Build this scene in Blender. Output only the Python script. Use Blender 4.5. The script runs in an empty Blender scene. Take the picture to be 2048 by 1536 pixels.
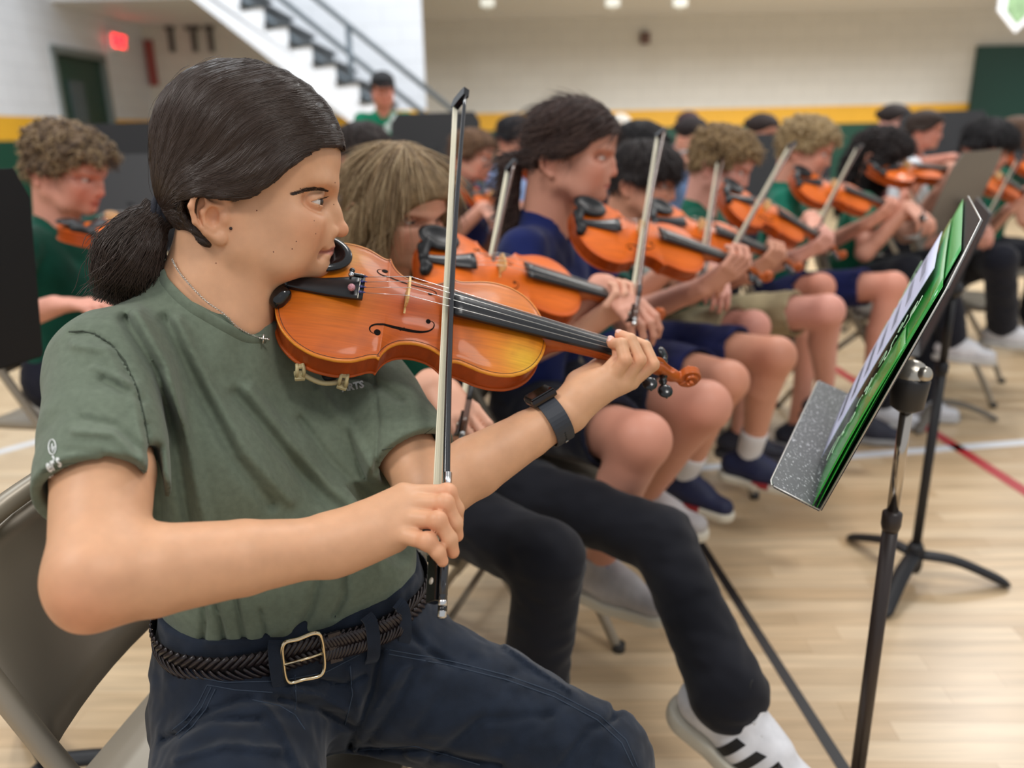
import bpy, bmesh, math, random
import numpy as np
from mathutils import Vector, Matrix, Euler
from mathutils.bvhtree import BVHTree
random.seed(7); np.random.seed(7)
SC = bpy.context.scene
COL = SC.collection
# ---------------------------------------------------------------- camera
FPX = 1600.0
PITCH = math.radians(17.5); ROLL = math.radians(-1.24)
cam_data = bpy.data.cameras.new('camera'); cam = bpy.data.objects.new('camera', cam_data); COL.objects.link(cam)
CM = Matrix.Translation((0, 0, 1.2)) @ Matrix.Rotation(math.pi/2 - PITCH, 4, 'X') @ Matrix.Rotation(ROLL, 4, 'Z')
cam.matrix_world = CM
cam_data.sensor_width = 36.0; cam_data.lens = 36.0*FPX/2048
cam_data.clip_start = .02; cam_data.clip_end = 100
cam_data.dof.use_dof = True; cam_data.dof.focus_distance = .88; cam_data.dof.aperture_fstop = 2.8
SC.camera = cam
# ---------------------------------------------------------------- light and exposure
SC.view_settings.view_transform = 'Standard'; SC.view_settings.look = 'None'
SC.view_settings.gamma = 1.0; SC.view_settings.exposure = 0.0; SC.view_settings.use_curve_mapping = False
W = bpy.data.worlds.new('world'); SC.world = W; W.use_nodes = True
W.node_tree.nodes['Background'].inputs[0].default_value = (.93, .96, 1.0, 1)
W.node_tree.nodes['Background'].inputs[1].default_value = .62
def area_light(loc, target, size, power, col=(1, .97, .93)):
    l = bpy.data.lights.new('gym_light', 'AREA'); l.shape = 'DISK'; l.size = size; l.energy = power; l.color = col
    o = bpy.data.objects.new('gym_light', l); COL.objects.link(o); o.location = loc
    o.rotation_euler = (Vector(target) - Vector(loc)).to_track_quat('-Z', 'Y').to_euler(); return o
area_light((1.8, -1.2, 5.2), (0, 1.2, .8), 1.1, 88)
area_light((-2.8, -0.2, 4.6), (0.3, 1.4, .9), 1.2, 95)
area_light((1.5, 4.5, 6.0), (1.2, 4.5, 0), 1.8, 150)
area_light((-2.5, 5.5, 6.0), (-2.5, 8.5, 0), 1.8, 190, (.90, .96, 1))
area_light((4.2, 5.6, 4.6), (3.6, 12.5, 1.6), 1.8, 330, (.96, .98, 1))

area_light((5.7, 8.0, 5.8), (5.7, 7.6, 0), 1.3, 170)
def C2W(x, y, z): return CM @ Vector((x, y, z))
def P(px, py, d):            # a point of the place seen at (px, py), d metres in front of the camera
    return CM @ Vector(((px-1024)/FPX*d, (768-py)/FPX*d, -d))
def floor_at(px, py, z=0.0):
    o = CM.translation; r = P(px, py, 1) - o
    return o + r*((z - o.z)/r.z)
def camdir(v): return (CM.to_3x3() @ Vector(v)).normalized()
def frame(x, zhint):         # 3x3 with columns X, Y, Z
    x = Vector(x).normalized(); z = Vector(zhint); z = (z - x*z.dot(x)).normalized(); y = z.cross(x)
    return Matrix((x, y, z)).transposed()
def mat4(R3, t, s=1.0):
    return Matrix.Translation(t) @ R3.to_4x4() @ Matrix.Scale(s, 4)
# ---------------------------------------------------------------- materials
def lin(c):
    c = [v/255.0 for v in c]
    return tuple((v/12.92 if v <= .04045 else ((v+.055)/1.055)**2.4) for v in c) + (1.0,)
MATS = {}
def mat(name, rgb, rough=.5, spec=.5, metal=0, var=0.0, vscale=8.0, bump=0.0, bscale=200.0, coat=0, sss=0, sheen=0, attr=None, stretch=None, alpha=None, trans=0, emit=0, bdist=.002):
    if name in MATS: return MATS[name]
    m = bpy.data.materials.new(name); m.use_nodes = True; nt = m.node_tree; N = nt.nodes; L = nt.links
    b = N['Principled BSDF']; c = lin(rgb)
    b.inputs['Base Color'].default_value = c; b.inputs['Roughness'].default_value = rough
    b.inputs['Specular IOR Level'].default_value = spec; b.inputs['Metallic'].default_value = metal
    b.inputs['Coat Weight'].default_value = coat; b.inputs['Coat Roughness'].default_value = .08
    if sss:
        b.inputs['Subsurface Weight'].default_value = sss; b.inputs['Subsurface Radius'].default_value = (1, .35, .2); b.inputs['Subsurface Scale'].default_value = .006
    if sheen: b.inputs['Sheen Weight'].default_value = sheen; b.inputs['Sheen Roughness'].default_value = .5
    if trans: b.inputs['Transmission Weight'].default_value = trans
    if emit: b.inputs['Emission Color'].default_value = c; b.inputs['Emission Strength'].default_value = emit
    tc = N.new('ShaderNodeTexCoord'); mp = N.new('ShaderNodeMapping'); L.new(tc.outputs['Object'], mp.inputs[0])
    if stretch: mp.inputs['Scale'].default_value = stretch
    src = None
    if attr:
        a = N.new('ShaderNodeAttribute'); a.attribute_name = attr; src = a.outputs['Color']
    if var:
        n = N.new('ShaderNodeTexNoise'); n.inputs['Scale'].default_value = vscale; n.inputs['Detail'].default_value = 4; L.new(mp.outputs[0], n.inputs['Vector'])
        r = N.new('ShaderNodeMapRange'); r.inputs[1].default_value = .3; r.inputs[2].default_value = .7; r.inputs[3].default_value = 1-var; r.inputs[4].default_value = 1+var
        L.new(n.outputs['Fac'], r.inputs[0])
        mx = N.new('ShaderNodeMix'); mx.data_type = 'RGBA'; mx.blend_type = 'MULTIPLY'; mx.inputs[0].default_value = 1
        mx.inputs[6].default_value = c
        if src: L.new(src, mx.inputs[6])
        L.new(r.outputs[0], mx.inputs[7]); src = mx.outputs[2]
    if src: L.new(src, b.inputs['Base Color'])
    if bump:
        n = N.new('ShaderNodeTexNoise'); n.inputs['Scale'].default_value = bscale; n.inputs['Detail'].default_value = 3; L.new(mp.outputs[0], n.inputs['Vector'])
        u = N.new('ShaderNodeBump'); u.inputs['Strength'].default_value = bump; u.inputs['Distance'].default_value = bdist
        L.new(n.outputs['Fac'], u.inputs['Height']); L.new(u.outputs[0], b.inputs['Normal'])
    MATS[name] = m; return m
# ---------------------------------------------------------------- objects
def link(name, me, m=None, parent=None, smooth=True, mw=None):
    o = bpy.data.objects.new(name, me); COL.objects.link(o)
    if m is not None:
        for mm in (m if isinstance(m, (list, tuple)) else [m]): me.materials.append(mm)
    if smooth and len(me.polygons): me.polygons.foreach_set('use_smooth', [True]*len(me.polygons))
    if parent is not None: o.parent = parent
    if mw is not None: o.matrix_basis = mw
    return o
def tag(o, label=None, cat=None, group=None, kind=None):
    if label: o['label'] = label
    if cat: o['category'] = cat
    if group: o['group'] = group
    if kind: o['kind'] = kind
    return o
def thing(name, label, cat, loc=(0, 0, 0), group=None, mw=None):
    o = bpy.data.objects.new(name, None); COL.objects.link(o); o.empty_display_size = .05
    if mw is not None: o.matrix_world = mw
    else: o.location = loc
    return tag(o, label, cat, group)
def copy_tree(o, parent=None):
    c = o.copy(); COL.objects.link(c)
    if parent is not None: c.parent = parent
    for ch in list(o.children): copy_tree(ch, c)
    return c
class MB:
    """collects simple shapes into one mesh"""
    def __init__(s): s.v = []; s.f = []; s.sm = []; s.mi = []; s.m = 0
    def add(s, vs, fs, smooth=False):
        k = len(s.v); s.v += [tuple(v) for v in vs]
        for f in fs: s.f.append(tuple(i+k for i in f)); s.sm.append(smooth); s.mi.append(s.m)
        return s
    def box(s, c, d, R=None, bev=0.0):
        c = Vector(c); hx, hy, hz = d[0]/2, d[1]/2, d[2]/2
        if bev <= 0:
            vs = [Vector((x*hx, y*hy, z*hz)) for x in (-1, 1) for y in (-1, 1) for z in (-1, 1)]
            fs = [(0, 1, 3, 2), (4, 6, 7, 5), (0, 4, 5, 1), (2, 3, 7, 6), (0, 2, 6, 4), (1, 5, 7, 3)]
        else:
            bm = bmesh.new(); bmesh.ops.create_cube(bm, size=1)
            for v in bm.verts: v.co = Vector((v.co.x*d[0], v.co.y*d[1], v.co.z*d[2]))
            bmesh.ops.bevel(bm, geom=bm.edges[:], offset=bev, segments=2, affect='EDGES', profile=.7)
            bm.verts.index_update(); vs = [v.co.copy() for v in bm.verts]; fs = [tuple(v.index for v in f.verts) for f in bm.faces]; bm.free()
        if R is not None: vs = [R @ v for v in vs]
        return s.add([v+c for v in vs], fs)
    def tube(s, pts, r, n=10, cap=True, closed=False, flat=None):
        pts = [Vector(p) for p in pts]; N = len(pts)
        rr = r if isinstance(r, (list, tuple)) else [r]*N
        vs = []; fs = []; up = None
        for i, p in enumerate(pts):
            a = pts[(i-1) % N] if (closed or i > 0) else pts[i]; b = pts[(i+1) % N] if (closed or i < N-1) else pts[i]
            t = (b-a).normalized()
            if up is None:
                up = Vector((0, 0, 1)) if abs(t.z) < .9 else Vector((1, 0, 0))
                if flat is not None: up = Vector(flat[0])
            u = (up - t*up.dot(t)).normalized(); w = t.cross(u); up = u
            fu = flat[1] if flat is not None else 1
            for k in range(n):
                a_ = 2*math.pi*k/n; vs.append(p + (u*math.cos(a_)*fu + w*math.sin(a_))*rr[i])
        M_ = N if closed else N-1
        for i in range(M_):
            for k in range(n):
                j = (i+1) % N
                fs.append((i*n+k, i*n+(k+1) % n, j*n+(k+1) % n, j*n+k))
        if cap and not closed: fs.append(tuple(range(n))[::-1]); fs.append(tuple((N-1)*n+k for k in range(n)))
        return s.add(vs, fs, True)
    def lathe(s, prof, c, axis=(0, 0, 1), n=20):
        axis = Vector(axis).normalized(); c = Vector(c); u = axis.orthogonal().normalized(); w = axis.cross(u); vs = []; fs = []
        for (r, h) in prof:
            for k in range(n):
                a = 2*math.pi*k/n; vs.append(c + axis*h + (u*math.cos(a)+w*math.sin(a))*r)
        for i in range(len(prof)-1):
            for k in range(n): fs.append((i*n+k, i*n+(k+1) % n, (i+1)*n+(k+1) % n, (i+1)*n+k))
        fs.append(tuple(range(n))[::-1]); fs.append(tuple((len(prof)-1)*n+k for k in range(n)))
        return s.add(vs, fs, True)
    def poly(s, loop, off):     # prism: loop of points extruded by vector off
        n = len(loop); loop = [Vector(p) for p in loop]; off = Vector(off)
        vs = loop + [p+off for p in loop]
        fs = [tuple(range(n))[::-1], tuple(range(n, 2*n))] + [(i, (i+1) % n, n+(i+1) % n, n+i) for i in range(n)]
        return s.add(vs, fs)
    def ball(s, c, r, R=None, nu=16, nv=10):
        r = r if isinstance(r, (tuple, list)) else (r, r, r); vs = []; fs = []
        for i in range(nv+1):
            t = math.pi*i/nv
            for k in range(nu):
                a = 2*math.pi*k/nu; v = Vector((r[0]*math.sin(t)*math.cos(a), r[1]*math.sin(t)*math.sin(a), r[2]*math.cos(t)))
                vs.append((R @ v if R is not None else v)+Vector(c))
        for i in range(nv):
            for k in range(nu): fs.append((i*nu+k, (i+1)*nu+k, (i+1)*nu+(k+1) % nu, i*nu+(k+1) % nu))
        return s.add(vs, fs, True)
    def build(s, name, m, parent=None, mw=None):
        me = bpy.data.meshes.new(name); me.from_pydata(s.v, [], s.f)
        o = link(name, me, m, parent, smooth=False, mw=mw)
        me.polygons.foreach_set('use_smooth', s.sm); me.polygons.foreach_set('material_index', s.mi)
        bm = bmesh.new(); bm.from_mesh(me); bmesh.ops.recalc_face_normals(bm, faces=bm.faces); bm.to_mesh(me); bm.free()
        return o
def catmull(pts, n=8, closed=False):
    pts = [Vector(p) for p in pts]; N = len(pts); out = []
    for i in range(N if closed else N-1):
        p0 = pts[(i-1) % N] if closed or i > 0 else pts[0]*2-pts[1]; p1 = pts[i]; p2 = pts[(i+1) % N]
        p3 = pts[(i+2) % N] if closed or i < N-2 else pts[-1]*2-pts[-2]
        for k in range(n):
            t = k/n; out.append(.5*((2*p1)+(p2-p0)*t+(2*p0-5*p1+4*p2-p3)*t*t+(3*p1-p0-3*p2+p3)*t**3))
    if not closed: out.append(pts[-1])
    return out
# ---------------------------------------------------------------- implicit surfaces, for bodies, clothes and carved things
A3 = lambda v: np.array(v, dtype=np.float64)
class Sculpt:
    def __init__(s): s.ops = []; s.post = None; s.lo = None; s.hi = None
    def _bb(s, pts, r):
        pts = np.atleast_2d(pts); lo = pts.min(0)-r; hi = pts.max(0)+r
        s.lo = lo if s.lo is None else np.minimum(s.lo, lo); s.hi = hi if s.hi is None else np.maximum(s.hi, hi)
    def cap(s, a, b, ra, rb=None, k=.01, op='u', flat=None):
        a = A3(a); b = A3(b); rb = ra if rb is None else rb; ba = b-a; L2 = max(ba@ba, 1e-12)
        if flat is not None: fn = A3(flat[0]); fn = fn/np.linalg.norm(fn); fs = 1.0/flat[1]-1
        def f(p):
            q = p-a; t = np.clip((q@ba)/L2, 0, 1); v = q-t[:, None]*ba
            if flat is not None: v = v+np.outer((v@fn)*fs, fn)
            d = np.sqrt((v*v).sum(1))-(ra+(rb-ra)*t)
            if flat is not None and flat[1] < 1: d = d*max(flat[1], .45)
            return d
        s.ops.append((op, f, k))
        if op == 'u': s._bb(np.array([a, b]), max(ra, rb)*(flat[1] if flat is not None and flat[1] > 1 else 1)+k)
        return s
    def chain(s, pts, rs, k=.008, op='u', flat=None):
        for i in range(len(pts)-1): s.cap(pts[i], pts[i+1], rs[i], rs[i+1], k if (i == 0 or op != 'u') else min(k, .004), op, flat)
        return s
    def ell(s, c, r, R=None, k=.01, op='u'):
        c = A3(c); r = A3(r); Rm = np.eye(3) if R is None else np.array(R)
        def f(p):
            q = (p-c)@Rm; k0 = np.sqrt(((q/r)**2).sum(1)); k1 = np.sqrt(((q/(r*r))**2).sum(1))+1e-9
            return k0*(k0-1)/k1
        s.ops.append((op, f, k))
        if op == 'u': s._bb(c, r.max()+k)
        return s
    def box(s, c, h, R=None, rr=.005, k=.005, op='u'):
        c = A3(c); h = A3(h)-rr; Rm = np.eye(3) if R is None else np.array(R)
        def f(p):
            q = np.abs((p-c)@Rm)-h
            return np.sqrt((np.maximum(q, 0)**2).sum(1))+np.minimum(q.max(1), 0)-rr
        s.ops.append((op, f, k))
        if op == 'u': s._bb(c, np.linalg.norm(h)+rr+k)
        return s
    def fn(s, f, lo=None, hi=None, k=.01, op='u'):
        s.ops.append((op, f, k))
        if lo is not None: s._bb(np.array([lo, hi]), 0)
        return s
    def plane(s, pt, n, k=.004):     # keeps the side the normal points away from
        pt = A3(pt); n = A3(n); n = n/np.linalg.norm(n)
        s.ops.append(('i', lambda p: (p-pt)@n, k)); return s
    @staticmethod
    def comb(op, d, e, k):
        k = max(k, 1e-6)
        if op == 'u': h = np.maximum(k-np.abs(d-e), 0)/k; return np.minimum(d, e)-h*h*k/4
        if op == 's': e = -e
        h = np.maximum(k-np.abs(d-e), 0)/k; return np.maximum(d, e)+h*h*k/4
    def val(s, p):
        d = np.full(len(p), 1e3)
        for op, f, k in s.ops: d = Sculpt.comb(op, d, f(p), k)
        if s.post is not None: d = s.post(p, d)
        return d
    def mesh(s, h=.005, newton=1):
        B = 8; lo = s.lo-2*h; n = np.ceil((s.hi-lo+2*h)/(h*B)).astype(int); S = h*B
        g = np.stack(np.meshgrid(*[np.arange(m) for m in n], indexing='ij'), -1).reshape(-1, 3)
        cen = lo+(g+.5)*S; rad = S*.88
        d = np.full(len(g), 1e3); D = []
        for op, f, k in s.ops:
            e = f(cen); D.append(e); d = Sculpt.comb(op, d, e, k)
        if s.post is not None: d = s.post(cen, d)
        keep = np.abs(d) < rad*1.5+.004
        g = g[keep]; D = [e[keep] for e in D]; nb = len(g)
        a = np.arange(B+1); loc = np.stack(np.meshgrid(a, a, a, indexing='ij'), -1).reshape(-1, 3)
        base = lo+g*S
        V = np.full((nb, len(loc)), 1e3)
        offs = loc*h
        for (op, f, k), e in zip(s.ops, D):
            sel = np.nonzero((e < 2.2*rad+k+.01) if op != 'i' else (e > -(2.2*rad+k+.01)))[0]
            if op == 'u' and len(sel) == 0: continue
            for c0 in range(0, len(sel), 600):
                sl = sel[c0:c0+600]; p = (base[sl][:, None, :]+offs[None]).reshape(-1, 3)
                V[sl] = Sculpt.comb(op, V[sl].ravel(), f(p), k).reshape(len(sl), -1)
        if s.post is not None:
            for c0 in range(0, nb, 600):
                p = (base[c0:c0+600][:, None, :]+offs[None]).reshape(-1, 3)
                V[c0:c0+600] = s.post(p, V[c0:c0+600].ravel()).reshape(-1, len(loc))
        G = V.reshape(nb, B+1, B+1, B+1)
        ins = G < 0
        cnt = sum(ins[:, i:B+i, j:B+j, k:B+k].astype(np.int8) for i in (0, 1) for j in (0, 1) for k in (0, 1))
        act = (cnt > 0) & (cnt < 8)
        bi, ci, cj, ck = np.nonzero(act)
        if len(bi) == 0: raise ValueError('empty sculpt')
        acc = np.zeros((len(bi), 3)); num = np.zeros(len(bi))
        cr = [(i, j, k) for i in (0, 1) for j in (0, 1) for k in (0, 1)]
        for u in cr:
            for ax in range(3):
                if u[ax]: continue
                w = list(u); w[ax] = 1
                x = G[bi, ci+u[0], cj+u[1], ck+u[2]]; y = G[bi, ci+w[0], cj+w[1], ck+w[2]]
                m = (x < 0) != (y < 0); t = np.where(m, x/np.where(m, x-y, 1), 0)
                q = np.tile(np.array(u, float), (len(bi), 1)); q[:, ax] += t
                acc += q*m[:, None]; num += m
        cell = np.stack([ci, cj, ck], 1)+g[bi]*B
        verts = lo+(cell+acc/num[:, None])*h
        NN = (n*B+2).astype(np.int64)
        def idx(c): return (c[:, 0]*NN[1]+c[:, 1])*NN[2]+c[:, 2]
        ids = idx(cell.astype(np.int64)); order = np.argsort(ids); sid = ids[order]
        quads = []
        for ax in range(3):
            sl0 = [slice(0, B)]*3; sl1 = [slice(0, B)]*3; sl1[ax] = slice(1, B+1)
            x = ins[:, sl0[0], sl0[1], sl0[2]]; y = ins[:, sl1[0], sl1[1], sl1[2]]
            b2, i2, j2, k2 = np.nonzero(x != y)
            fl = x[b2, i2, j2, k2]
            c0 = (np.stack([i2, j2, k2], 1)+g[b2]*B).astype(np.int64)
            a1, a2 = (ax+1) % 3, (ax+2) % 3
            e1 = np.zeros(3, np.int64); e1[a1] = 1; e2 = np.zeros(3, np.int64); e2[a2] = 1
            cc = [c0, c0-e1, c0-e1-e2, c0-e2]; q = []; ok = np.ones(len(c0), bool)
            for c in cc:
                ii = idx(c); pos = np.clip(np.searchsorted(sid, ii), 0, len(sid)-1); ok &= sid[pos] == ii; q.append(order[pos])
            q = np.stack(q, 1); q[~fl] = q[~fl][:, ::-1]; quads.append(q[ok])
        F = np.concatenate(quads)
        t0, t1, t2 = verts[F[:, 0]]-verts.mean(0), verts[F[:, 1]]-verts.mean(0), verts[F[:, 2]]-verts.mean(0)
        if (t0*np.cross(t1, t2)).sum() < 0: F = F[:, ::-1].copy()
        for _ in range(newton):
            e = h*.5; f0 = s.val(verts); gr = np.stack([s.val(verts+np.eye(3)[i]*e)-s.val(verts-np.eye(3)[i]*e) for i in range(3)], 1)/(2*e)
            st = f0/np.maximum((gr*gr).sum(1), .15); st = np.clip(st, -h*.5, h*.5); verts = verts-gr*st[:, None]
        return verts, F
def np_mesh(name, v, F):
    me = bpy.data.meshes.new(name); me.vertices.add(len(v)); me.vertices.foreach_set('co', np.asarray(v, np.float32).ravel())
    n = F.shape[1]; me.loops.add(F.size); me.loops.foreach_set('vertex_index', F.ravel().astype(np.int32))
    me.polygons.add(len(F)); me.polygons.foreach_set('loop_start', np.arange(0, F.size, n, dtype=np.int32))
    me.update(calc_edges=True); return me
def sculpt_obj(name, S, h, m, parent=None, color=None, local=None, newton=1, warp=None):
    """local: 4x4 the sculpt's coordinates are given in (None: world)"""
    v, F = S.mesh(h, newton)
    col = color(v) if color is not None else None
    if warp is not None: v = warp(v)
    if local is not None: M_ = np.array(local); v = v@M_[:3, :3].T+M_[:3, 3]
    if parent is not None:
        Mi = np.array(parent_world(parent).inverted()); v = v@Mi[:3, :3].T+Mi[:3, 3]
    me = np_mesh(name, v, F); o = link(name, me, m, parent)
    if col is not None:
        at = me.color_attributes.new('col', 'FLOAT_COLOR', 'POINT'); at.data.foreach_set('color', np.concatenate([col, np.ones((len(col), 1))], 1).astype(np.float32).ravel())
    return o
def parent_world(o):
    m = o.matrix_basis.copy()
    while o.parent is not None: o = o.parent; m = o.matrix_basis @ m
    return m
def localize(o, parent):     # parent an object built in world coordinates
    m_ = o.matrix_basis.copy(); o.parent = parent; o.matrix_basis = parent_world(parent).inverted() @ m_
    return o
def vnoise(p, scale, seed=0):
    """smooth value noise, numpy"""
    q = p*scale+seed*17.31; i = np.floor(q).astype(np.int64); f = q-i; f = f*f*(3-2*f)
    def hsh(a): 
        n = (a[:, 0]*73856093) ^ (a[:, 1]*19349663) ^ (a[:, 2]*83492791) ^ (seed*2654435)
        n = (n ^ (n >> 13))*1274126177 & 0x7fffffff; return (n % 65536)/32768.0-1
    r = 0
    for dx in (0, 1):
        for dy in (0, 1):
            for dz in (0, 1):
                w = (f[:, 0] if dx else 1-f[:, 0])*(f[:, 1] if dy else 1-f[:, 1])*(f[:, 2] if dz else 1-f[:, 2])
                r = r+w*hsh(i+np.array([dx, dy, dz]))
    return r
# ---------------------------------------------------------------- the gym
def wood_floor():
    m = bpy.data.materials.new('maple_floor'); m.use_nodes = True; nt = m.node_tree; N = nt.nodes; L = nt.links; b = N['Principled BSDF']
    tc = N.new('ShaderNodeTexCoord'); mp = N.new('ShaderNodeMapping'); L.new(tc.outputs['Object'], mp.inputs[0]); mp.inputs['Rotation'].default_value = (0, 0, .05)
    br = N.new('ShaderNodeTexBrick'); L.new(mp.outputs[0], br.inputs[0]); br.offset = .37; br.offset_frequency = 3; br.squash = .7; br.squash_frequency = 2
    br.inputs['Scale'].default_value = 1; br.inputs['Mortar Size'].default_value = .0006; br.inputs['Brick Width'].default_value = .62; br.inputs['Row Height'].default_value = .057
    br.inputs['Color1'].default_value = lin((214, 190, 156)); br.inputs['Color2'].default_value = lin((186, 156, 118)); br.inputs['Mortar'].default_value = lin((170, 138, 100))
    br.inputs['Bias'].default_value = -.2
    n = N.new('ShaderNodeTexNoise'); mp2 = N.new('ShaderNodeMapping'); mp2.inputs['Scale'].default_value = (2.2, 26, 1); L.new(tc.outputs['Object'], mp2.inputs[0]); L.new(mp2.outputs[0], n.inputs['Vector']); n.inputs['Scale'].default_value = 1.6; n.inputs['Detail'].default_value = 6
    r = N.new('ShaderNodeMapRange'); r.inputs[1].default_value = .3; r.inputs[2].default_value = .7; r.inputs[3].default_value = .84; r.inputs[4].default_value = 1.12; L.new(n.outputs['Fac'], r.inputs[0])
    mx = N.new('ShaderNodeMix'); mx.data_type = 'RGBA'; mx.blend_type = 'MULTIPLY'; mx.inputs[0].default_value = 1; L.new(br.outputs['Color'], mx.inputs[6]); L.new(r.outputs[0], mx.inputs[7])
    L.new(mx.outputs[2], b.inputs['Base Color']); b.inputs['Roughness'].default_value = .28; b.inputs['Specular IOR Level'].default_value = .45
    return m
def wall_mat(name, white):
    m = bpy.data.materials.new(name); m.use_nodes = True; nt = m.node_tree; N = nt.nodes; L = nt.links; b = N['Principled BSDF']
    g = N.new('ShaderNodeNewGeometry'); sp = N.new('ShaderNodeSeparateXYZ'); L.new(g.outputs['Position'], sp.inputs[0])
    cr = N.new('ShaderNodeValToRGB'); dv = N.new('ShaderNodeMath'); dv.operation = 'DIVIDE'; dv.inputs[1].default_value = 8.0; L.new(sp.outputs['Z'], dv.inputs[0]); L.new(dv.outputs[0], cr.inputs[0])
    cr.color_ramp.interpolation = 'CONSTANT'; e = cr.color_ramp.elements
    e[0].position = 0; e[0].color = lin((14, 70, 54)); e[1].position = 1.2/8; e[1].color = lin((232, 176, 48)); x = e.new(1.46/8); x.color = lin(white)
    cx = N.new('ShaderNodeCombineXYZ'); ad = N.new('ShaderNodeMath'); L.new(sp.outputs['X'], ad.inputs[0]); L.new(sp.outputs['Y'], ad.inputs[1]); L.new(ad.outputs[0], cx.inputs[0]); L.new(sp.outputs['Z'], cx.inputs[1])
    br = N.new('ShaderNodeTexBrick'); L.new(cx.outputs[0], br.inputs[0]); br.inputs['Scale'].default_value = 1; br.inputs['Brick Width'].default_value = .4; br.inputs['Row Height'].default_value = .2; br.inputs['Mortar Size'].default_value = .006
    br.inputs['Color1'].default_value = (1, 1, 1, 1); br.inputs['Color2'].default_value = (.97, .97, .97, 1); br.inputs['Mortar'].default_value = (.86, .86, .86, 1)
    mx = N.new('ShaderNodeMix'); mx.data_type = 'RGBA'; mx.blend_type = 'MULTIPLY'; mx.inputs[0].default_value = 1; L.new(cr.outputs[0], mx.inputs[6]); L.new(br.outputs['Color'], mx.inputs[7]); L.new(mx.outputs[2], b.inputs['Base Color'])
    b.inputs['Roughness'].default_value = .55
    bp = N.new('ShaderNodeBump'); bp.inputs['Distance'].default_value = .004; L.new(br.outputs['Color'], bp.inputs['Height']); L.new(bp.outputs[0], b.inputs['Normal'])
    return m
FL = wood_floor(); WL = wall_mat('painted_block_white', (222, 226, 232)); WB = wall_mat('painted_block_cream', (214, 212, 204))
XL, YB, YF = -5.25, 12.6, 10.2       # left wall, back wall, gallery front
def plane_obj(name, pts, m):
    me = bpy.data.meshes.new(name); me.from_pydata([tuple(p) for p in pts], [], [tuple(range(len(pts)))]); return tag(link(name, me, m, smooth=False), kind='structure')
mb = MB(); mb.box((2.5, 5.5, -.05), (17, 15.5, .1)); tag(mb.build('floor', FL), kind='structure')
mb = MB(); mb.box((XL-.1, 4.0, 3.2), (.2, 12.0, 6.4)); mb.box((XL-.1, 10.65, 4.3), (.2, 1.31, 4.2)); mb.box((XL-.1, 11.95, 3.2), (.2, 1.3, 6.4)); tag(mb.build('wall_left', WL), kind='structure')
mb = MB(); mb.box((2.5, YB+.1, 3.2), (15.5, .2, 6.4)); tag(mb.build('wall_back', WB), kind='structure')
white = mat('white_paint', (226, 230, 236), .5)
# gallery floor slab over the back of the hall: its front is white, the underside grey
mb = MB(); mb.box((2.5, (YF+YB)/2+.1, 3.0), (15.5, YB-YF+.2, .5)); tag(mb.build('trim_1', mat('gallery_paint', (222, 224, 226), .6)), kind='structure')
# partition beside the stair
xa = (880-1024)/FPX*YF*1.03
# dark opening of the left wall with its steel door
green = mat('green_door_paint', (16, 58, 46), .4)
d1 = MB(); d1.box((XL-.05, 10.65, 1.1), (.04, 1.24, 2.2)); d1 = tag(d1.build('door_1', green), kind='structure')
x = MB(); x.box((XL-.028, 10.5, 1.35), (.03, .35, 1.1)); x.build('door_window', mat('dark_glass', (70, 84, 88), .1), d1)
x = MB(); x.box((XL-.02, 10.65, 1.0), (.05, 1.0, .06)); x.build('push_bar', mat('steel', (150, 150, 150), .3, metal=1), d1)
x = MB(); x.box((XL-.02, 10.03, 1.1), (.1, .07, 2.25)); x.box((XL-.02, 11.27, 1.1), (.1, .07, 2.25)); x.box((XL-.02, 10.65, 2.23), (.1, 1.3, .08)); x.build('door_frame', mat('frame_grey', (120, 128, 126), .5), d1)
def atY(px, py, Y):
    o = CM.translation; r = P(px, py, 1)-o
    return o+r*((Y-o.y)/r.y)
a = atY(1950, 130, YB-.05)
d2 = MB(); d2.box((a.x+.95, YB-.05, 1.1), (1.9, .06, 2.3)); d2 = tag(d2.build('door_2', green), kind='structure')
x = MB(); x.box((a.x+.95, YB-.09, 1.1), (.04, .04, 2.2)); x.build('door_frame', mat('frame_dark', (10, 30, 26), .5), d2)
x = MB(); x.box((a.x+.45, YB-.12, 1.0), (.7, .05, .06)); x.build('push_bar', mat('steel', (150, 150, 150), .3, metal=1), d2)
# exit sign by the door (glows)
es = MB(); p = P(250, 84, 10.7); es.box((XL+.06, p.y, p.z), (.08, .34, .24), bev=.01); es = tag(es.build('exit_sign', mat('sign_white', (235, 235, 235), .4)), 'red lit EXIT sign on the wall above the dark doorway', 'exit sign')
def text_mesh(name, s, size, m, mw, parent=None, ext=.0005, shear=0, bold=0):
    cu = bpy.data.curves.new(name, 'FONT'); cu.body = s; cu.size = size; cu.extrude = ext; cu.align_x = 'CENTER'; cu.align_y = 'CENTER'; cu.shear = shear; cu.offset = bold; cu.resolution_u = 3
    o = bpy.data.objects.new(name, cu); COL.objects.link(o); dg = bpy.context.evaluated_depsgraph_get(); me = bpy.data.meshes.new_from_object(o.evaluated_get(dg)); bpy.data.objects.remove(o)
    r = link(name, me, m, parent, smooth=False); r.matrix_basis = mw; return r
text_mesh('lettering', 'EXIT', .2, mat('exit_red', (255, 40, 50), .4, emit=3.0), Matrix(((0, 0, 1, XL+.102), (1, 0, 0, p.y), (0, 1, 0, p.z), (0, 0, 0, 1))), es, .002, bold=.012)
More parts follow.
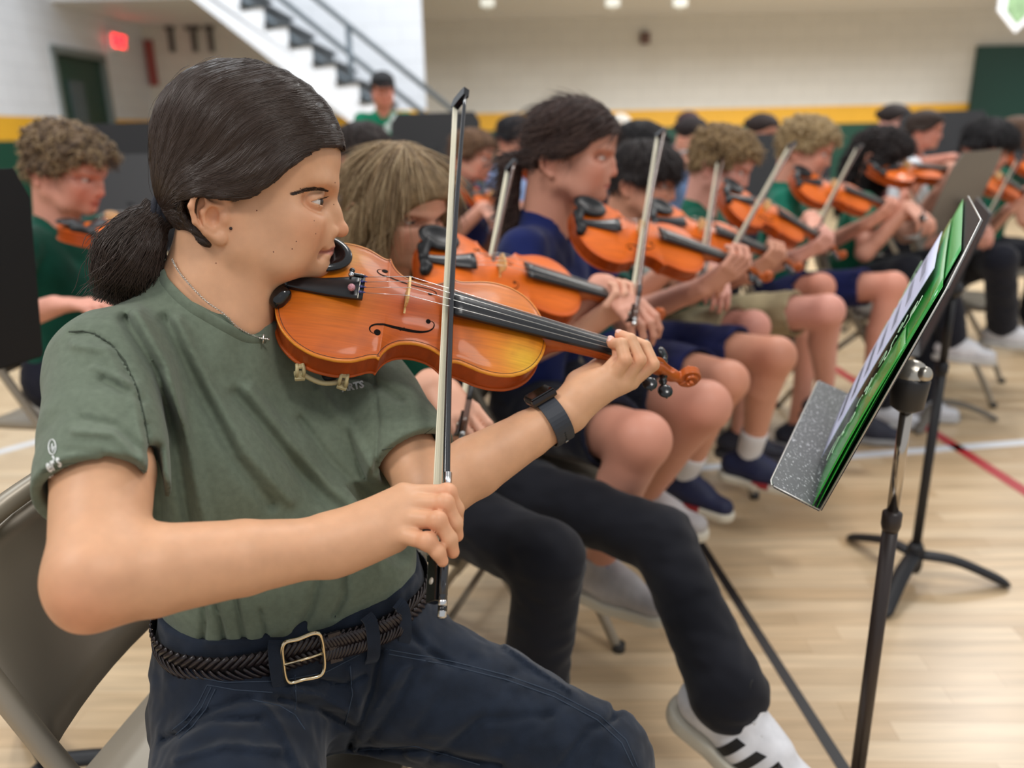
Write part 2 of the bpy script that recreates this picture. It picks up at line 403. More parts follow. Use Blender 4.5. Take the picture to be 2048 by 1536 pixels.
# stair
st = thing('staircase', 'white painted staircase with dark treads rising left along the partition', 'staircase', (0, 9.4, 0))
sa = P(445, 10, 9.4); sb = P(716, 232, 9.4); slope = (sb.z-sa.z)/(sb.x-sa.x)
xend = sa.x - sa.z/slope
PANEL = True
def SP(x, dz=0): return Vector((x, 0, sa.z+slope*(x-sa.x)+dz))
x0 = sa.x-1.4
mb = MB(); mb.poly([SP(x0, .1)+Vector((0, 10.0, 0)), SP(xa, .1)+Vector((0, 10.0, 0)), (xa, 10.0, 6.4), (x0, 10.0, 6.4)], (0, .1, 0)); tag(mb.build('wall_stair', WL), kind='structure')
rise = .185; run = rise/abs(slope); n = int((sa.z+1.6)/rise)
mb = MB()
for yy in (-.55, .5):
    # saw-tooth stringer
    loop = [Vector((xend, 0, 0)), SP(x0, 0)]
    tt = []
    for k in range(n+1):
        xs = xend-k*run
        if xs-run < x0: break
        tt.append(Vector((xs+.30, 0, k*rise+.0))); tt.append(Vector((xs+.30, 0, (k+1)*rise+.06))); 
    loop = loop + [Vector((x0, 0, tt[-1].z))] + tt[::-1]
    mb.poly([v+Vector((0, yy, 0)) for v in loop], (0, .05, 0))
st_s = mb.build('stringer', white, st)
mb = MB()
for k in range(len(tt)//2):
    xs = tt[2*k].x; z = tt[2*k+1].z
    mb.box((xs-run/2+.02, -.02, z+.0), (run+.04, 1.12, .035)); mb.box((xs-.0, -.02, z-rise/2), (.02, 1.0, rise))
mb.build('tread', mat('dark_tread', (62, 68, 72), .6), st)
rail = mat('grey_rail', (96, 106, 114), .4, metal=.3)
for i, (h, yy) in enumerate(((.78, -.5), (.5, -.5), (.2, -.5))):
    mb = MB(); mb.tube([SP(x0, h+.2), SP(xend+.1, h+.2)], .028, 8)
    mb.v = [(v[0], v[1]+yy, v[2]) for v in mb.v]; mb.build('handrail', rail, st)
for k in (2, 7, 12):
    xs = xend-k*run; mb = MB(); q = SP(xs, .1); q.y = -.5; mb.tube([q, q+Vector((0, 0, .86))], .03, 8); mb.build('rail_post', rail, st)
# things hanging on the recess wall
for i, px in enumerate((382, 425, 456)):
    q = P(px, 84, 12.3); mb = MB(); mb.box((q.x, YB-.04, q.z), (.07, .05, .42), bev=.01); mb.box((q.x, YB-.06, q.z+.14), (.2 if i == 1 else .12, .07, .12), bev=.01)
    tag(mb.build('wall_hook', mat('dark_grey', (86, 82, 78), .6)), ['leftmost of the three dark brackets on the wall behind the stairs', 'wide middle one of the three dark brackets behind the stairs', 'dark bracket nearest the stairs on the wall behind them'][i], 'bracket', 'dark brackets on the recess wall')
q = P(322, 130, 12.0); mb = MB(); mb.box((q.x, YB-.03, q.z), (.12, .05, .62), bev=.01); tag(mb.build('wall_sign', mat('dull_red', (150, 70, 64), .5)), 'narrow dull red sign on the wall beyond the doorway', 'sign')
q = P(1262, 95, 12.9); mb = MB(); mb.box((q.x, YB-.05, q.z), (.14, .1, .16), bev=.02); mb.lathe([(.05, 0), (.05, .03), (.02, .05)], (q.x, YB-.1, q.z), (0, -1, 0)); tag(mb.build('wall_bell', mat('bell_brown', (110, 84, 78), .5)), 'small brownish alarm bell high on the back wall', 'bell')
q = atY(2032, 22, YF-.04)
lp = [Vector((x_, 0, z_)) for x_, z_ in ((-.24, .24), (.24, .24), (.24, 0), (0, -.24), (-.24, 0))]
bn = MB(); bn.poly([v+Vector((q.x, YF-.09, q.z)) for v in lp], (0, .03, 0)); bn = tag(bn.build('wall_banner', mat('banner_white', (226, 228, 230), .5)), 'white shield shaped banner with a crest at the gallery front', 'banner')
bs = MB(); bs.poly([v*.62+Vector((q.x, YF-.105, q.z)) for v in lp], (0, .012, 0)); bs.build('crest', mat('crest_green', (130, 160, 120), .5, var=.3, vscale=20), bn)
for i, px in enumerate((975, 1225, 1360)):
    q = atY(px, 6, YF-.08); mb = MB(); mb.box((q.x, YF-.05, q.z), (.16, .12, .09), bev=.01); mb.tube([(q.x, YF-.06, q.z-.03), (q.x, YF-.06, q.z-.07)], .03, 8)
    tag(mb.build('gallery_bracket', mat('bracket_cream', (206, 204, 190), .5)), ['leftmost cream bracket under the gallery edge', 'middle cream bracket under the gallery edge', 'rightmost cream bracket under the gallery edge'][i], 'bracket', 'brackets under the gallery edge')
# court lines
def court_line(a, b, w, m, label):
    a = Vector(a); b = Vector(b); t = (b-a).normalized(); s = Vector((-t.y, t.x, 0))*w/2
    me = MB(); me.poly([a-s, b-s, b+s, a+s], (0, 0, .0012)); o = me.build('trim_'+str(court_line.n), m); court_line.n += 1; tag(o, label, kind='structure')
court_line.n = 2
lw = mat('line_white', (226, 230, 236), .35); lr = mat('line_red', (176, 30, 42), .35)
court_line(floor_at(900, 975), floor_at(2300, 865), .05, lw, 'white court line painted across the floor')
court_line(floor_at(1400, 562, 0), floor_at(2200, 1080, 0), .05, lr, 'red court line running diagonally over the floor')
court_line(floor_at(-300, 985), floor_at(420, 790), .05, lw, 'white court line behind the folding chair')
court_line(floor_at(-200, 1035), floor_at(250, 1000), .05, lw, 'second white court line at the left')
court_line(floor_at(1340, 990), floor_at(1740, 1620), .026, mat('line_black', (22, 22, 26), .4), 'thin black line on the floor running towards the near stand')
# ---------------------------------------------------------------- violins; x runs from the tail to the scroll, y to the bass side, z out of the top
VO = [(0, 0), (.6, 14), (2, 27), (8, 52), (20, 74), (40, 92), (64, 102), (85, 104), (103, 101.5), (117, 95), (127, 89.5), (133, 88), (137, 90), (138.5, 86), (142, 78),
      (150, 67), (163, 58.5), (180, 55.5), (196, 57.5), (208, 63), (217, 70.5), (222, 76), (224.5, 77), (228, 74.5), (235, 73.5), (248, 76.5), (266, 82), (284, 84), (302, 82), (320, 74.5), (336, 61), (347, 44), (353, 28), (355.4, 14), (356, 0)]
VX = np.array([p[0] for p in VO], float)/1000; VW = np.array([p[1] for p in VO], float)/1000
def _dense():
    xs = []; ws = []
    for i in range(len(VO)-1):
        for t in np.linspace(0, 1, 4, endpoint=False): xs.append(VX[i]+(VX[i+1]-VX[i])*t)
    xs.append(.356); xs = np.array(xs); n = len(VO); out = []
    cor = {12, 22}
    m = np.zeros(n)
    for i in range(1, n-1):
        d0 = (VW[i]-VW[i-1])/(VX[i]-VX[i-1]); d1 = (VW[i+1]-VW[i])/(VX[i+1]-VX[i]); m[i] = 0 if d0*d1 <= 0 else 2*d0*d1/(d0+d1)
    m[0] = 26; m[-1] = -24
    for x in xs:
        i = min(np.searchsorted(VX, x, side='right')-1, n-2); h = VX[i+1]-VX[i]; t = (x-VX[i])/h
        a, b = m[i], m[i+1]
        d = (VW[i+1]-VW[i])/h
        if i in (0, n-2): w = VW[i]+(VW[i+1]-VW[i])*(math.sqrt(t) if i == 0 else 1-math.sqrt(1-t))
        else: w = (1+2*t)*(1-t)**2*VW[i]+t*(1-t)**2*h*a+t*t*(3-2*t)*VW[i+1]+t*t*(t-1)*h*b
        out.append(w)
    return xs, np.array(out)
DX, DW = _dense()
def vw(x): return np.interp(x, DX, DW)
def arch(x, y, h=.0155):
    w = np.maximum(vw(x), 1e-4); u = np.clip(np.abs(y)/w, 0, 1); a = np.clip(1-((x-.178)/.178)**2, 0, 1)**.55
    e = (w-np.abs(y)); ch = -.0007*np.exp(-((e-.009)/.006)**2)
    return h*a*(1-u**2)**1.35+ch
def plate(sign, z0, th, h, color=None):
    us = np.concatenate([-1+.16*np.linspace(0, 1, 7)**1.3, np.linspace(-.78, .78, 25), (1-.16*np.linspace(0, 1, 7)**1.3)[::-1]])
    V = []; F = []; n = len(us); m = len(DX)
    for side in (1, -1):
        for i, x in enumerate(DX):
            w = max(DW[i], .0002)
            for u in us:
                y = u*w; z = arch(x, y, h)
                if side < 0: z = z-th
                e = (1-abs(u))*w
                rnd = -.0012*max(0, 1-e/.0016)**2
                V.append((x, y, z0+sign*(z+(rnd if side > 0 else -rnd))))
    def q(a, b, c, d): F.append((a, b, c, d))
    for s_ in (0, 1):
        o = s_*m*n
        for i in range(m-1):
            for k in range(n-1):
                a, b, c, d = o+i*n+k, o+i*n+k+1, o+(i+1)*n+k+1, o+(i+1)*n+k
                q(a, b, c, d) if s_ == 0 else q(a, d, c, b)
    o = m*n
    for i in range(m-1):
        q(i*n, (i+1)*n, o+(i+1)*n, o+i*n); k = n-1; q(i*n+k, o+i*n+k, o+(i+1)*n+k, (i+1)*n+k)
    for k in range(n-1):
        q(k, o+k, o+k+1, k+1); i = (m-1)*n; q(i+k, i+k+1, o+i+k+1, o+i+k)
    V = np.array(V); me = np_mesh('plate', V, np.array(F))
    at = me.color_attributes.new('col', 'FLOAT_COLOR', 'POINT'); c = color(V); at.data.foreach_set('color', np.concatenate([c, np.ones((len(c), 1))], 1).astype(np.float32).ravel())
    bm = bmesh.new(); bm.from_mesh(me); bmesh.ops.recalc_face_normals(bm, faces=bm.faces); bm.to_mesh(me); bm.free()
    return me
def mixc(a, b, t): return a*(1-t[:, None])+b*t[:, None]
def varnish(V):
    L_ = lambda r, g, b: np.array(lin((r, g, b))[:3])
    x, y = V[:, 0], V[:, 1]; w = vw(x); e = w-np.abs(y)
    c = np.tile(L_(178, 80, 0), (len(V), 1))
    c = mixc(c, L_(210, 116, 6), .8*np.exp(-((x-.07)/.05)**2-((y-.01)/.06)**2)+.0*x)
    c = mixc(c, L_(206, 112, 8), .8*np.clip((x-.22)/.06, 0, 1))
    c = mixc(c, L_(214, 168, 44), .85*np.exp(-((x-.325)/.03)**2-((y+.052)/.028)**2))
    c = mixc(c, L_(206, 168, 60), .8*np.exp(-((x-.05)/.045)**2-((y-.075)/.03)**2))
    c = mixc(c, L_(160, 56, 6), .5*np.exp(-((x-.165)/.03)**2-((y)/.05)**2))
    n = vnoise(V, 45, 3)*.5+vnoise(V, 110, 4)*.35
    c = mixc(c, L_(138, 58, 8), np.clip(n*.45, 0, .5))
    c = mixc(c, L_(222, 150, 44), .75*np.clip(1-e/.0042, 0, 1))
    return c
def varnish_plain(V):
    L_ = lambda r, g, b: np.array(lin((r, g, b))[:3])
    e = vw(V[:, 0])-np.abs(V[:, 1]); c = np.tile(L_(222, 104, 18), (len(V), 1)); return mixc(c, L_(178, 66, 12), .6*np.clip(1-e/.02, 0, 1))
def wood_mat(name, rgb, attr=None, rough=.3):
    m = mat(name, rgb, rough, .3, coat=.08, attr=attr, var=.13, vscale=1.0, stretch=(22, 420, 60), bump=.12, bscale=3, bdist=.0004); return m
BLK = None
def make_violin(name, label, hero=True, group=None):
    root = thing(name, label, 'violin', group=group)
    wt = wood_mat('spruce_varnish' if hero else 'plain_varnish', (206, 98, 14), 'col', .46); wr = wood_mat('maple_rib_varnish', (158, 66, 16)); wn = wood_mat('neck_wood', (176, 86, 34), rough=.3)
    eb = mat('ebony', (26, 26, 29), .3, .5, bump=.05, bscale=600, stretch=(.1, 1, 1)); pl = mat('black_plastic', (14, 14, 16), .14, .6) if hero else mat('black_satin', (16, 16, 18), .4, .35)
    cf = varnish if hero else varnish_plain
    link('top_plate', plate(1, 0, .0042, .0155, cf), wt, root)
    if hero:
        # purfling
        mb = MB()
        for sg in (1, -1):
            pts = []
            for i in range(0, len(DX)):
                x, w = DX[i], DW[i]; dw = np.interp(x+.0008, DX, DW)-np.interp(x-.0008, DX, DW); nx, ny = dw/.0016, -1.0; l = math.hypot(nx, ny); xx = x+nx/l*.0042; yy = w+ny/l*.0042
                if yy < 0: yy = 0
                xx = min(max(xx, .0042), .3518); pts.append(Vector((xx, sg*yy, 0)))
            pp = [pts[0]]
            for p in pts:
                if (p-pp[-1]).length > .0012: pp.append(p)
            for p in pp: p.z = float(arch(np.array([p.x]), np.array([p.y]))[0])
            mb.tube(pp, .00042, 5)
        mb.build('purfling', mat('purfling_black', (44, 22, 10), .4), root)
    # ribs and back
    rx, rw = [], []
    for i in range(0, len(DX), 1 if hero else 3): rx.append(DX[i]); rw.append(DW[i])
    V = []; F = []; loop = []
    for sg in (1, -1):
        rng = range(len(rx)) if sg > 0 else range(len(rx)-2, 0, -1)
        for i in rng:
            x = .178+(rx[i]-.178)*(.1755/.178); loop.append((x, sg*max(rw[i]-.0026, .0)))
    n = len(loop)
    for z in (-.002, -.012, -.024, -.0345):
        for p in loop: V.append((p[0], p[1], z))
    for j in range(3):
        for i in range(n): F.append((j*n+i, j*n+(i+1) % n, (j+1)*n+(i+1) % n, (j+1)*n+i))
    me = bpy.data.meshes.new('ribs'); me.from_pydata(V, [], F); link('ribs', me, wr, root)
    link('back_plate', plate(-1, -.0345, .004, .013, lambda V: np.tile(np.array(lin((176, 78, 20))[:3]), (len(V), 1))), wt, root)
    # f-holes
    fp = [(129, 56, .3), (124.5, 56.5, .9), (121, 53.5, 1.5), (121, 49, 2.0), (126, 44.5, 2.5), (136, 42.3, 3.0), (149, 41.3, 3.5), (161, 40.6, 3.7), (173, 40.2, 3.4), (185, 39.4, 2.8), (194, 37, 2.2), (199.5, 32.5, 1.8), (200.5, 27, 1.4), (197.5, 23.8, .9), (193.5, 24, .3)]
    dk = mat('f_hole_dark', (12, 5, 2), .7, .1)
    for sg in (1, -1):
        mb = MB(); c3 = catmull([Vector((a/1000, b/1000, w/1000)) for a, b, w in fp], 5); L_ = []; R_ = []
        for i, p in enumerate(c3):
            t = (c3[min(i+1, len(c3)-1)]-c3[max(i-1, 0)]); t.z = 0; t.normalize(); s_ = Vector((-t.y, t.x, 0))*p.z*.5
            L_.append(Vector((p.x, p.y, 0))+s_); R_.append(Vector((p.x, p.y, 0))-s_)
        def on(p, dz=.00025): return Vector((p.x, sg*p.y, float(arch(np.array([p.x]), np.array([p.y]))[0])+dz))
        vs = [on(p) for p in L_]+[on(p) for p in R_]; k = len(L_); mb.add(vs, [(i, i+1, k+i+1, k+i) for i in range(k-1)], True)
        for (cx, cy, r) in ((.1305, .0545, .0042), (.1925, .0245, .0032)):
            ring = [on(Vector((cx+r*math.cos(a), cy+r*math.sin(a), 0)), .00028) for a in np.linspace(0, 2*math.pi, 21)[:-1]]; mb.add(ring, [tuple(range(20))])
        for dx in (-.0022, .0022):
            mb.add([on(Vector((.161+dx, .0438-.006*(1 if dx > 0 else 0), 0)), .0003), on(Vector((.161+dx+.0016, .042-.003*(1 if dx > 0 else 0), 0)), .0003), on(Vector((.161+dx-.0016, .042-.003*(1 if dx > 0 else 0), 0)), .0003)], [(0, 1, 2)])
        mb.build('f_hole', dk, root)
    # fingerboard
    zf = lambda x: .0008+(.486-x)*.131; hw = lambda x: .012+(.486-x)/.270*.009
    V = []; F = []; K = 12; xs = np.linspace(.216, .486, 16)
    for x in xs:
        for k in range(K+1):
            y = -hw(x)+2*hw(x)*k/K; V.append((x, y, zf(x)+math.sqrt(.042**2-y*y)-.042))
        ze = zf(x)+math.sqrt(.042**2-hw(x)**2)-.042-.0048; V.append((x, hw(x)*.93, ze)); V.append((x, -hw(x)*.93, ze))
    n = K+3
    for i in range(len(xs)-1):
        for k in range(n): F.append((i*n+k, i*n+(k+1) % n, (i+1)*n+(k+1) % n, (i+1)*n+k))
    F.append(tuple(range(n))); F.append(tuple((len(xs)-1)*n+k for k in range(n))[::-1])
    fb = MB(); fb.add(V, F); fb.sm = [i < len(F)-2 and (i % n) < K for i in range(len(F))]; fb.build('fingerboard', eb, root)
    mb = MB(); mb.box((.488, 0, .0), (.0045, .0235, .0075), bev=.001); mb.build('nut', eb, root)
    # neck, pegbox, scroll
    S = Sculpt()
    S.cap((.362, 0, -.005), (.482, 0, -.0165), .0118, .0098, .004, flat=((0, 0, 1), .95)); S.cap((.372, 0, -.006), (.356, 0, -.022), .012, .0135, .012); S.cap((.356, 0, -.006), (.353, 0, -.034), .015, .011, .006)
    S.box((.425, 0, -.0022), (.064, .0118, .0025), [[math.cos(.13), 0, math.sin(.13)], [0, 1, 0], [-math.sin(.13), 0, math.cos(.13)]], .001, .002)
    S.cap((.478, 0, -.015), (.500, 0, -.016), .0108, .012, .006)
    S.cap((.500, 0, -.014), (.530, 0, -.020), .0135, .0118, .004); S.cap((.530, 0, -.020), (.556, 0, -.033), .0118, .0088, .004); S.cap((.556, 0, -.033), (.572, 0, -.036), .0088, .008, .006)
    S.cap((.492, 0, .006), (.528, 0, -.005), .0085, .0070, .002, 's'); S.cap((.528, 0, -.005), (.552, 0, -.020), .0070, .0048, .002, 's')
    ec = np.array([.583, 0, -.0275]); b_ = .17
    def scr(p):
        q = p-ec; rho = np.sqrt(q[:, 0]**2+q[:, 2]**2)+1e-6; th = np.arctan2(q[:, 2], q[:, 0]); th = (th+2.4) % (2*math.pi)
        R0 = .0185; t = (np.log(R0/rho)/b_-th)/(2*math.pi); n_ = np.clip(np.floor(t+1), 0, 2); fr = np.clip(t+1-n_, 0, 1)
        rad = rho-R0*np.exp(-b_*np.clip(th, 0, 6.28)*.35)
        w = .0072+.0042*n_-.0012*np.exp(-(fr/.12)**2)*(n_ > 0)-.0014*fr*(n_ < 2)+np.where(n_ >= 2, .0012, 0)
        return np.maximum(rad, (np.abs(q[:, 1])-w)*.8)
    S.fn(scr, (.560, -.021, -.050), (.606, .021, -.006), .003)
    nk = sculpt_obj('neck', S, .0011 if hero else .0022, wn, root, local=Matrix(), newton=1)
    # tailpiece
    V = []; F = []; xs = np.linspace(0, .106, 9); K = 8
    for x in xs:
        t = x/.106; h_ = .0085+.0135*t**1.5; z = .0145+.0165*t-.004*math.sin(math.pi*t)
        for k in range(K+1):
            y = -h_+2*h_*k/K; V.append((x, y, z-.004*(y/h_)**2*(.6+.4*t)))
        V.append((x, h_*.9, z-.0085)); V.append((x, -h_*.9, z-.0085))
    n = K+3; F = [(i*n+k, i*n+(k+1) % n, (i+1)*n+(k+1) % n, (i+1)*n+k) for i in range(len(xs)-1) for k in range(n)]+[tuple(range(n)), tuple((len(xs)-1)*n+k for k in range(n))[::-1]]
    tp = MB(); tp.add(V, F); tp.sm = [i < len(F)-2 and (i % n) < K for i in range(len(F))]; tp = tp.build('tailpiece', eb, root)
    if hero:
        mb = MB(); mb.tube([(.100, y, .031-.004*(y/.0215)**2+.0004) for y in np.linspace(-.0212, .0212, 9)], .0007, 6); mb.build('tailpiece_saddle', mat('pearl', (214, 210, 196), .3), tp)
    # bridge
    pr = [(-21, 12), (-13, 13.2), (-12, 17), (-15, 22), (-15.5, 28), (-19.5, 31), (-20.5, 35), (-19, 41)] + [(-17+34*k/8, 43.6+3.4*(1-((k-4)/4)**2)) for k in range(9)] + [(19, 41), (20.5, 35), (19.5, 31), (15.5, 28), (15, 22), (12, 17), (13, 13.2), (21, 12), (17, 15), (9, 17.5), (6, 20), (0, 21.5), (-6, 20), (-9, 17.5), (-17, 15)]
    mb = MB(); mb.poly([(.1595, a/1000, b/1000) for a, b in pr], (.0026, 0, 0)); mb.build('bridge', mat('bridge_maple', (216, 178, 116), .45, var=.1, vscale=60), root)
    # strings
    sm = mat('string_steel', (214, 214, 210), .22, .6, metal=.85)
    for i, y in enumerate((.0168, .0057, -.0057, -.0168)):
        zb = .0436+.0034*(1-(y/.017)**2)+.0004; yn = y*.5; yt = y*.82
        mb = MB(); mb.tube([(.104, yt, .0305), (.1607, y, zb), (.4885, yn, .0046-.002*(yn/.012)**2), (.508+.008*i, yn*.5, -.007)], (.00045 if hero else .0006)-(.00004*i), 6); mb.build('string', sm, root)
        if hero:
            mb = MB(); mb.tube([(.104, yt, .0315), (.108, yt*1.01, .0322)], .0008, 8); mb.lathe([(.0016, 0), (.0016, .003), (.0008, .004)], (.1, yt, .031), (1, 0, .1)); mb.build('string_end', mat('string_wrap', [(60, 60, 120), (40, 90, 60), (60, 100, 60), (130, 30, 40)][i], .4), tp)
    # fine tuners and the pink glitter ball
    if hero:
        mb = MB(); mb.box((.0955, .0115, .0335), (.016, .004, .004), bev=.001); mb.build('fine_tuner', pl, tp)
        for (x, y, z) in ((.088, .0125, .037), (.0875, .004, .0385)):
            mb = MB(); mb.lathe([(.0014, -.006), (.0014, .0), (.0033, .0005), (.0036, .0025), (.003, .0042), (.001, .0046)], (x, y, z)); mb.build('fine_tuner', mat('tuner_steel', (190, 192, 196), .2, metal=1) if z > .038 else pl, tp)
        mb = MB(); mb.ball((.0905, -.011, .0335), .0048, nu=18, nv=12); bl = mb.build('glitter_ball', mat('pink_glitter', (206, 150, 160), .25, .6, metal=.3, var=.45, vscale=900, bump=.9, bscale=700), root); bl['label'] = 'pink glitter ball on the tailpiece'
    # chin rest
    S = Sculpt()
    S.ell((.043, .056, .018), (.043, .034, .008), k=.006); S.ell((.045, .057, .031), (.038, .029, .0135), k=.004, op='s')
    S.cap((.006, -.030, .006), (.006, .030, .010), .0085, .009, .006); S.cap((.006, -.028, .004), (.012, -.022, .010), .0095, .009, .006); S.cap((.004, .0, .014), (.020, .040, .018), .008, .006, .008)
    cr = sculpt_obj('chin_rest', S, .0016 if hero else .003, pl, root, local=Matrix())
    if hero:
        mb = MB(); ch = mat('clamp_steel', (170, 170, 172), .25, metal=1)
        for y in (-.030, -.014): mb.tube([(-.0035, y, .004), (-.0035, y, -.036)], .0016, 8); mb.lathe([(.0026, -.007), (.0026, .007)], (-.0035, y, -.016))
        mb.box((-.003, -.022, -.0375), (.011, .026, .0025), bev=.0008); mb.build('clamp', ch, cr)
    # pegs
    pm = mat('peg_black', (18, 18, 20), .22, .6)
    for i, (x, sg) in enumerate(((.508, -1), (.516, 1), (.536, -1), (.544, 1))):
        z = -.0145-max(x-.505, 0)*.36; dr = Vector((.10, sg, -.06)).normalized(); mb = MB(); c = Vector((x, 0, z))
        mb.lathe([(.0034, -.012), (.0036, .016), (.0062, .020), (.0056, .0225), (.0034, .026), (.0038, .029)], c, dr, 14)
        Rf = frame(dr, Vector((-.25, 0, .8)) if sg < 0 else Vector((.5, 0, .8))); hd = c+dr*.037
        mb.ball(hd, (.0112, .0108, .0046), Rf @ Matrix.Rotation(.0, 3, 'X'), 18, 12); mb.ball(hd+dr*.0112, .0016, nu=8, nv=6); mb.build('peg', pm, root)
    if hero:
        # shoulder rest under the back
        S = Sculpt(); S.chain([(.082, -.088, -.050), (.075, -.04, -.062), (.066, .03, -.060), (.055, .085, -.050)], [.010, .013, .014, .010], .006, flat=((0, 0, 1), .6))
        sr = sculpt_obj('shoulder_rest', S, .003, mat('rest_foam', (20, 20, 22), .7), root, local=Matrix())
        bg = mat('rest_foot_beige', (186, 172, 128), .45)
        mb = MB(); mb.tube(catmull([(.048, -.098, -.044), (.075, -.103, -.049), (.102, -.098, -.045)], 6), .0032, 8, flat=((0, 0, 1), 1)); mb.build('rest_bar', bg, sr)
        for (x, y, a) in ((.046, -.0985, .28), (.100, -.102, -.18), (.05, .1, 3.0), (.105, .1, 3.3)):
            R = Matrix.Rotation(a, 3, 'Z'); mb = MB(); sgy = -1
            for dx in (-.0042, .0042): mb.tube([Vector((x, y, 0))+R @ Vector((dx, -.0035, -.046)), Vector((x, y, 0))+R @ Vector((dx, -.0045, -.034)), Vector((x, y, 0))+R @ Vector((dx*.9, -.001, -.030)), Vector((x, y, 0))+R @ Vector((dx*.8, .004, -.0295))], .0023, 8)
            mb.box(Vector((x, y, 0))+R @ Vector((0, -.001, -.0465)), (.0125, .013, .005), R, .0015); mb.box(Vector((x, y, 0))+R @ Vector((0, .001, -.0300)), (.0105, .006, .0035), R, .0012); mb.build('rest_foot', bg, sr)
    return root
VS = .93
VR = CM.to_3x3() @ Matrix(((.9611, -.0106, .2759), (-.1627, .7855, .5971), (-.223, -.6188, .7533)))
VT = CM @ Vector((-.2959*VS, .1236*VS, -1.0066*VS))
VM = mat4(VR, VT, VS)
hero_violin = make_violin('violin', 'aged amber violin in sharp focus under the chin of the olive shirt player', True)
hero_violin.matrix_world = VM
def VP(x, y, z): return VM @ Vector((x, y, z))
# ---------------------------------------------------------------- bows
def make_bow(name, label, A, B, hairdir, group=None, hero=False, stickcol=(30, 30, 34)):
    """A: screw end, B: tip end of the stick; hairdir: side on which the hair runs"""
    A = Vector(A); B = Vector(B); L_ = (B-A).length; R = frame(B-A, -Vector(hairdir)); M_ = mat4(R, A, 1)
    root = thing(name, label, 'bow', group=group, mw=M_); s_ = L_/.745
    st_ = mat('bow_stick_%d' % stickcol[0], stickcol, .2, .6, coat=.4); hm = mat('bow_hair', (232, 224, 196), .5, sheen=.3, var=.12, vscale=1, stretch=(3, 900, 900)); ag = mat('bow_silver', (206, 206, 206), .2, metal=1); eb = mat('ebony_frog', (14, 13, 14), .12, .6)
    n = 14 if hero else 8
    def zc(t): return -.010*math.sin(math.pi*min(max((t-.1)/.9, 0), 1))*1.0
    pts = []; rs = []
    for t in np.linspace(0.03, 1, 24): pts.append((t*L_, 0, zc(t))); rs.append((.0044-.0019*t)*(1 if hero else 1.15))
    mb = MB(); mb.tube(pts, rs, n); mb.build('stick', st_, root)
    # head
    mb = MB(); S_ = [(-.010, .002), (.004, .003), (.005, -.004), (.0015, -.022), (-.003, -.0255), (-.012, -.0265), (-.015, -.022), (-.012, -.010)]
    mb.poly([(L_+a*s_, -.0045, b) for a, b in S_], (0, .009, 0)); mb.build('head', eb, root)
    # hair
    h0 = .052*s_; h1 = L_-.010
    V = []; F = []; K = 10; J = 9
    for i in range(K+1):
        t = i/K; x = h0+(h1-h0)*t; z = -.019-.0045*t; w = .0052-.001*t
        for k in range(J): V.append((x, -w+2*w*k/(J-1), z+.0004*math.sin(k*2.4+i*.2)))
    F = [(i*J+k, i*J+k+1, (i+1)*J+k+1, (i+1)*J+k) for i in range(K) for k in range(J-1)]
    mb = MB(); mb.add(V, F, True); o = mb.build('hair_ribbon', hm, root); md = o.modifiers.new('thick', 'SOLIDIFY'); md.thickness = .0011
    # frog with eyelet and slide
    mb = MB(); fx = .026*s_; mb.box((fx+.014, 0, -.0125), (.044, .0115, .016), bev=.0015); mb.box((fx+.037, 0, -.0185), (.008, .0125, .0075), bev=.002); fr = mb.build('frog', eb, root)
    mb = MB(); mb.box((fx+.042, 0, -.0195), (.006, .0135, .006), bev=.001); mb.build('ferrule', ag, fr)
    for sy in (1, -1):
        mb = MB(); mb.lathe([(.0035, 0), (.0035, .0004)], (fx+.012, sy*.0057, -.0125), (0, sy, 0), 16); mb.lathe([(.0022, .0004), (.0022, .0006)], (fx+.012, sy*.0057, -.0125), (0, sy, 0), 16); mb.build('eyelet', mat('abalone', (168, 160, 146), .2, .6, var=.3, vscale=400), fr)
    mb = MB(); mb.lathe([(.0030, 0), (.0046, .001), (.0046, .006), (.0047, .0062)], (.0, 0, 0), (1, 0, 0), 8); mb.lathe([(.0046, .0115), (.0046, .016), (.0044, .017)], (.0, 0, 0), (1, 0, 0), 8); sc_ = mb.build('screw', ag, root)
    mb = MB(); mb.lathe([(.0045, .0062), (.0045, .0115)], (.0, 0, 0), (1, 0, 0), 8); mb.build('screw_ring', eb, root)
    mb = MB(); mb.lathe([(.0043, .016), (.0043, .035)], (.0, 0, 0), (1, 0, 0), 10); mb.build('stick_butt', st_, root)
    mb = MB(); mb.lathe([(.0048, .078), (.0048, .112)], (.0, 0, -.0004), (1, 0, 0), n); mb.build('grip', mat('grip_leather', (18, 18, 20), .5), root)
    if hero: mb = MB(); mb.lathe([(.0046, .112), (.0046, .150)], (.0, 0, -.0012), (1, 0, 0), n); mb.build('winding', ag, root)
    return root
BA, BB = P(884, 1237, .757), P(931, 183, 1.125)
hero_bow = make_bow('violin_bow', 'black violin bow with pale hair held upright in front of the sharp amber violin', BA, BB, camdir((-.6, 0, -.8)), hero=True)
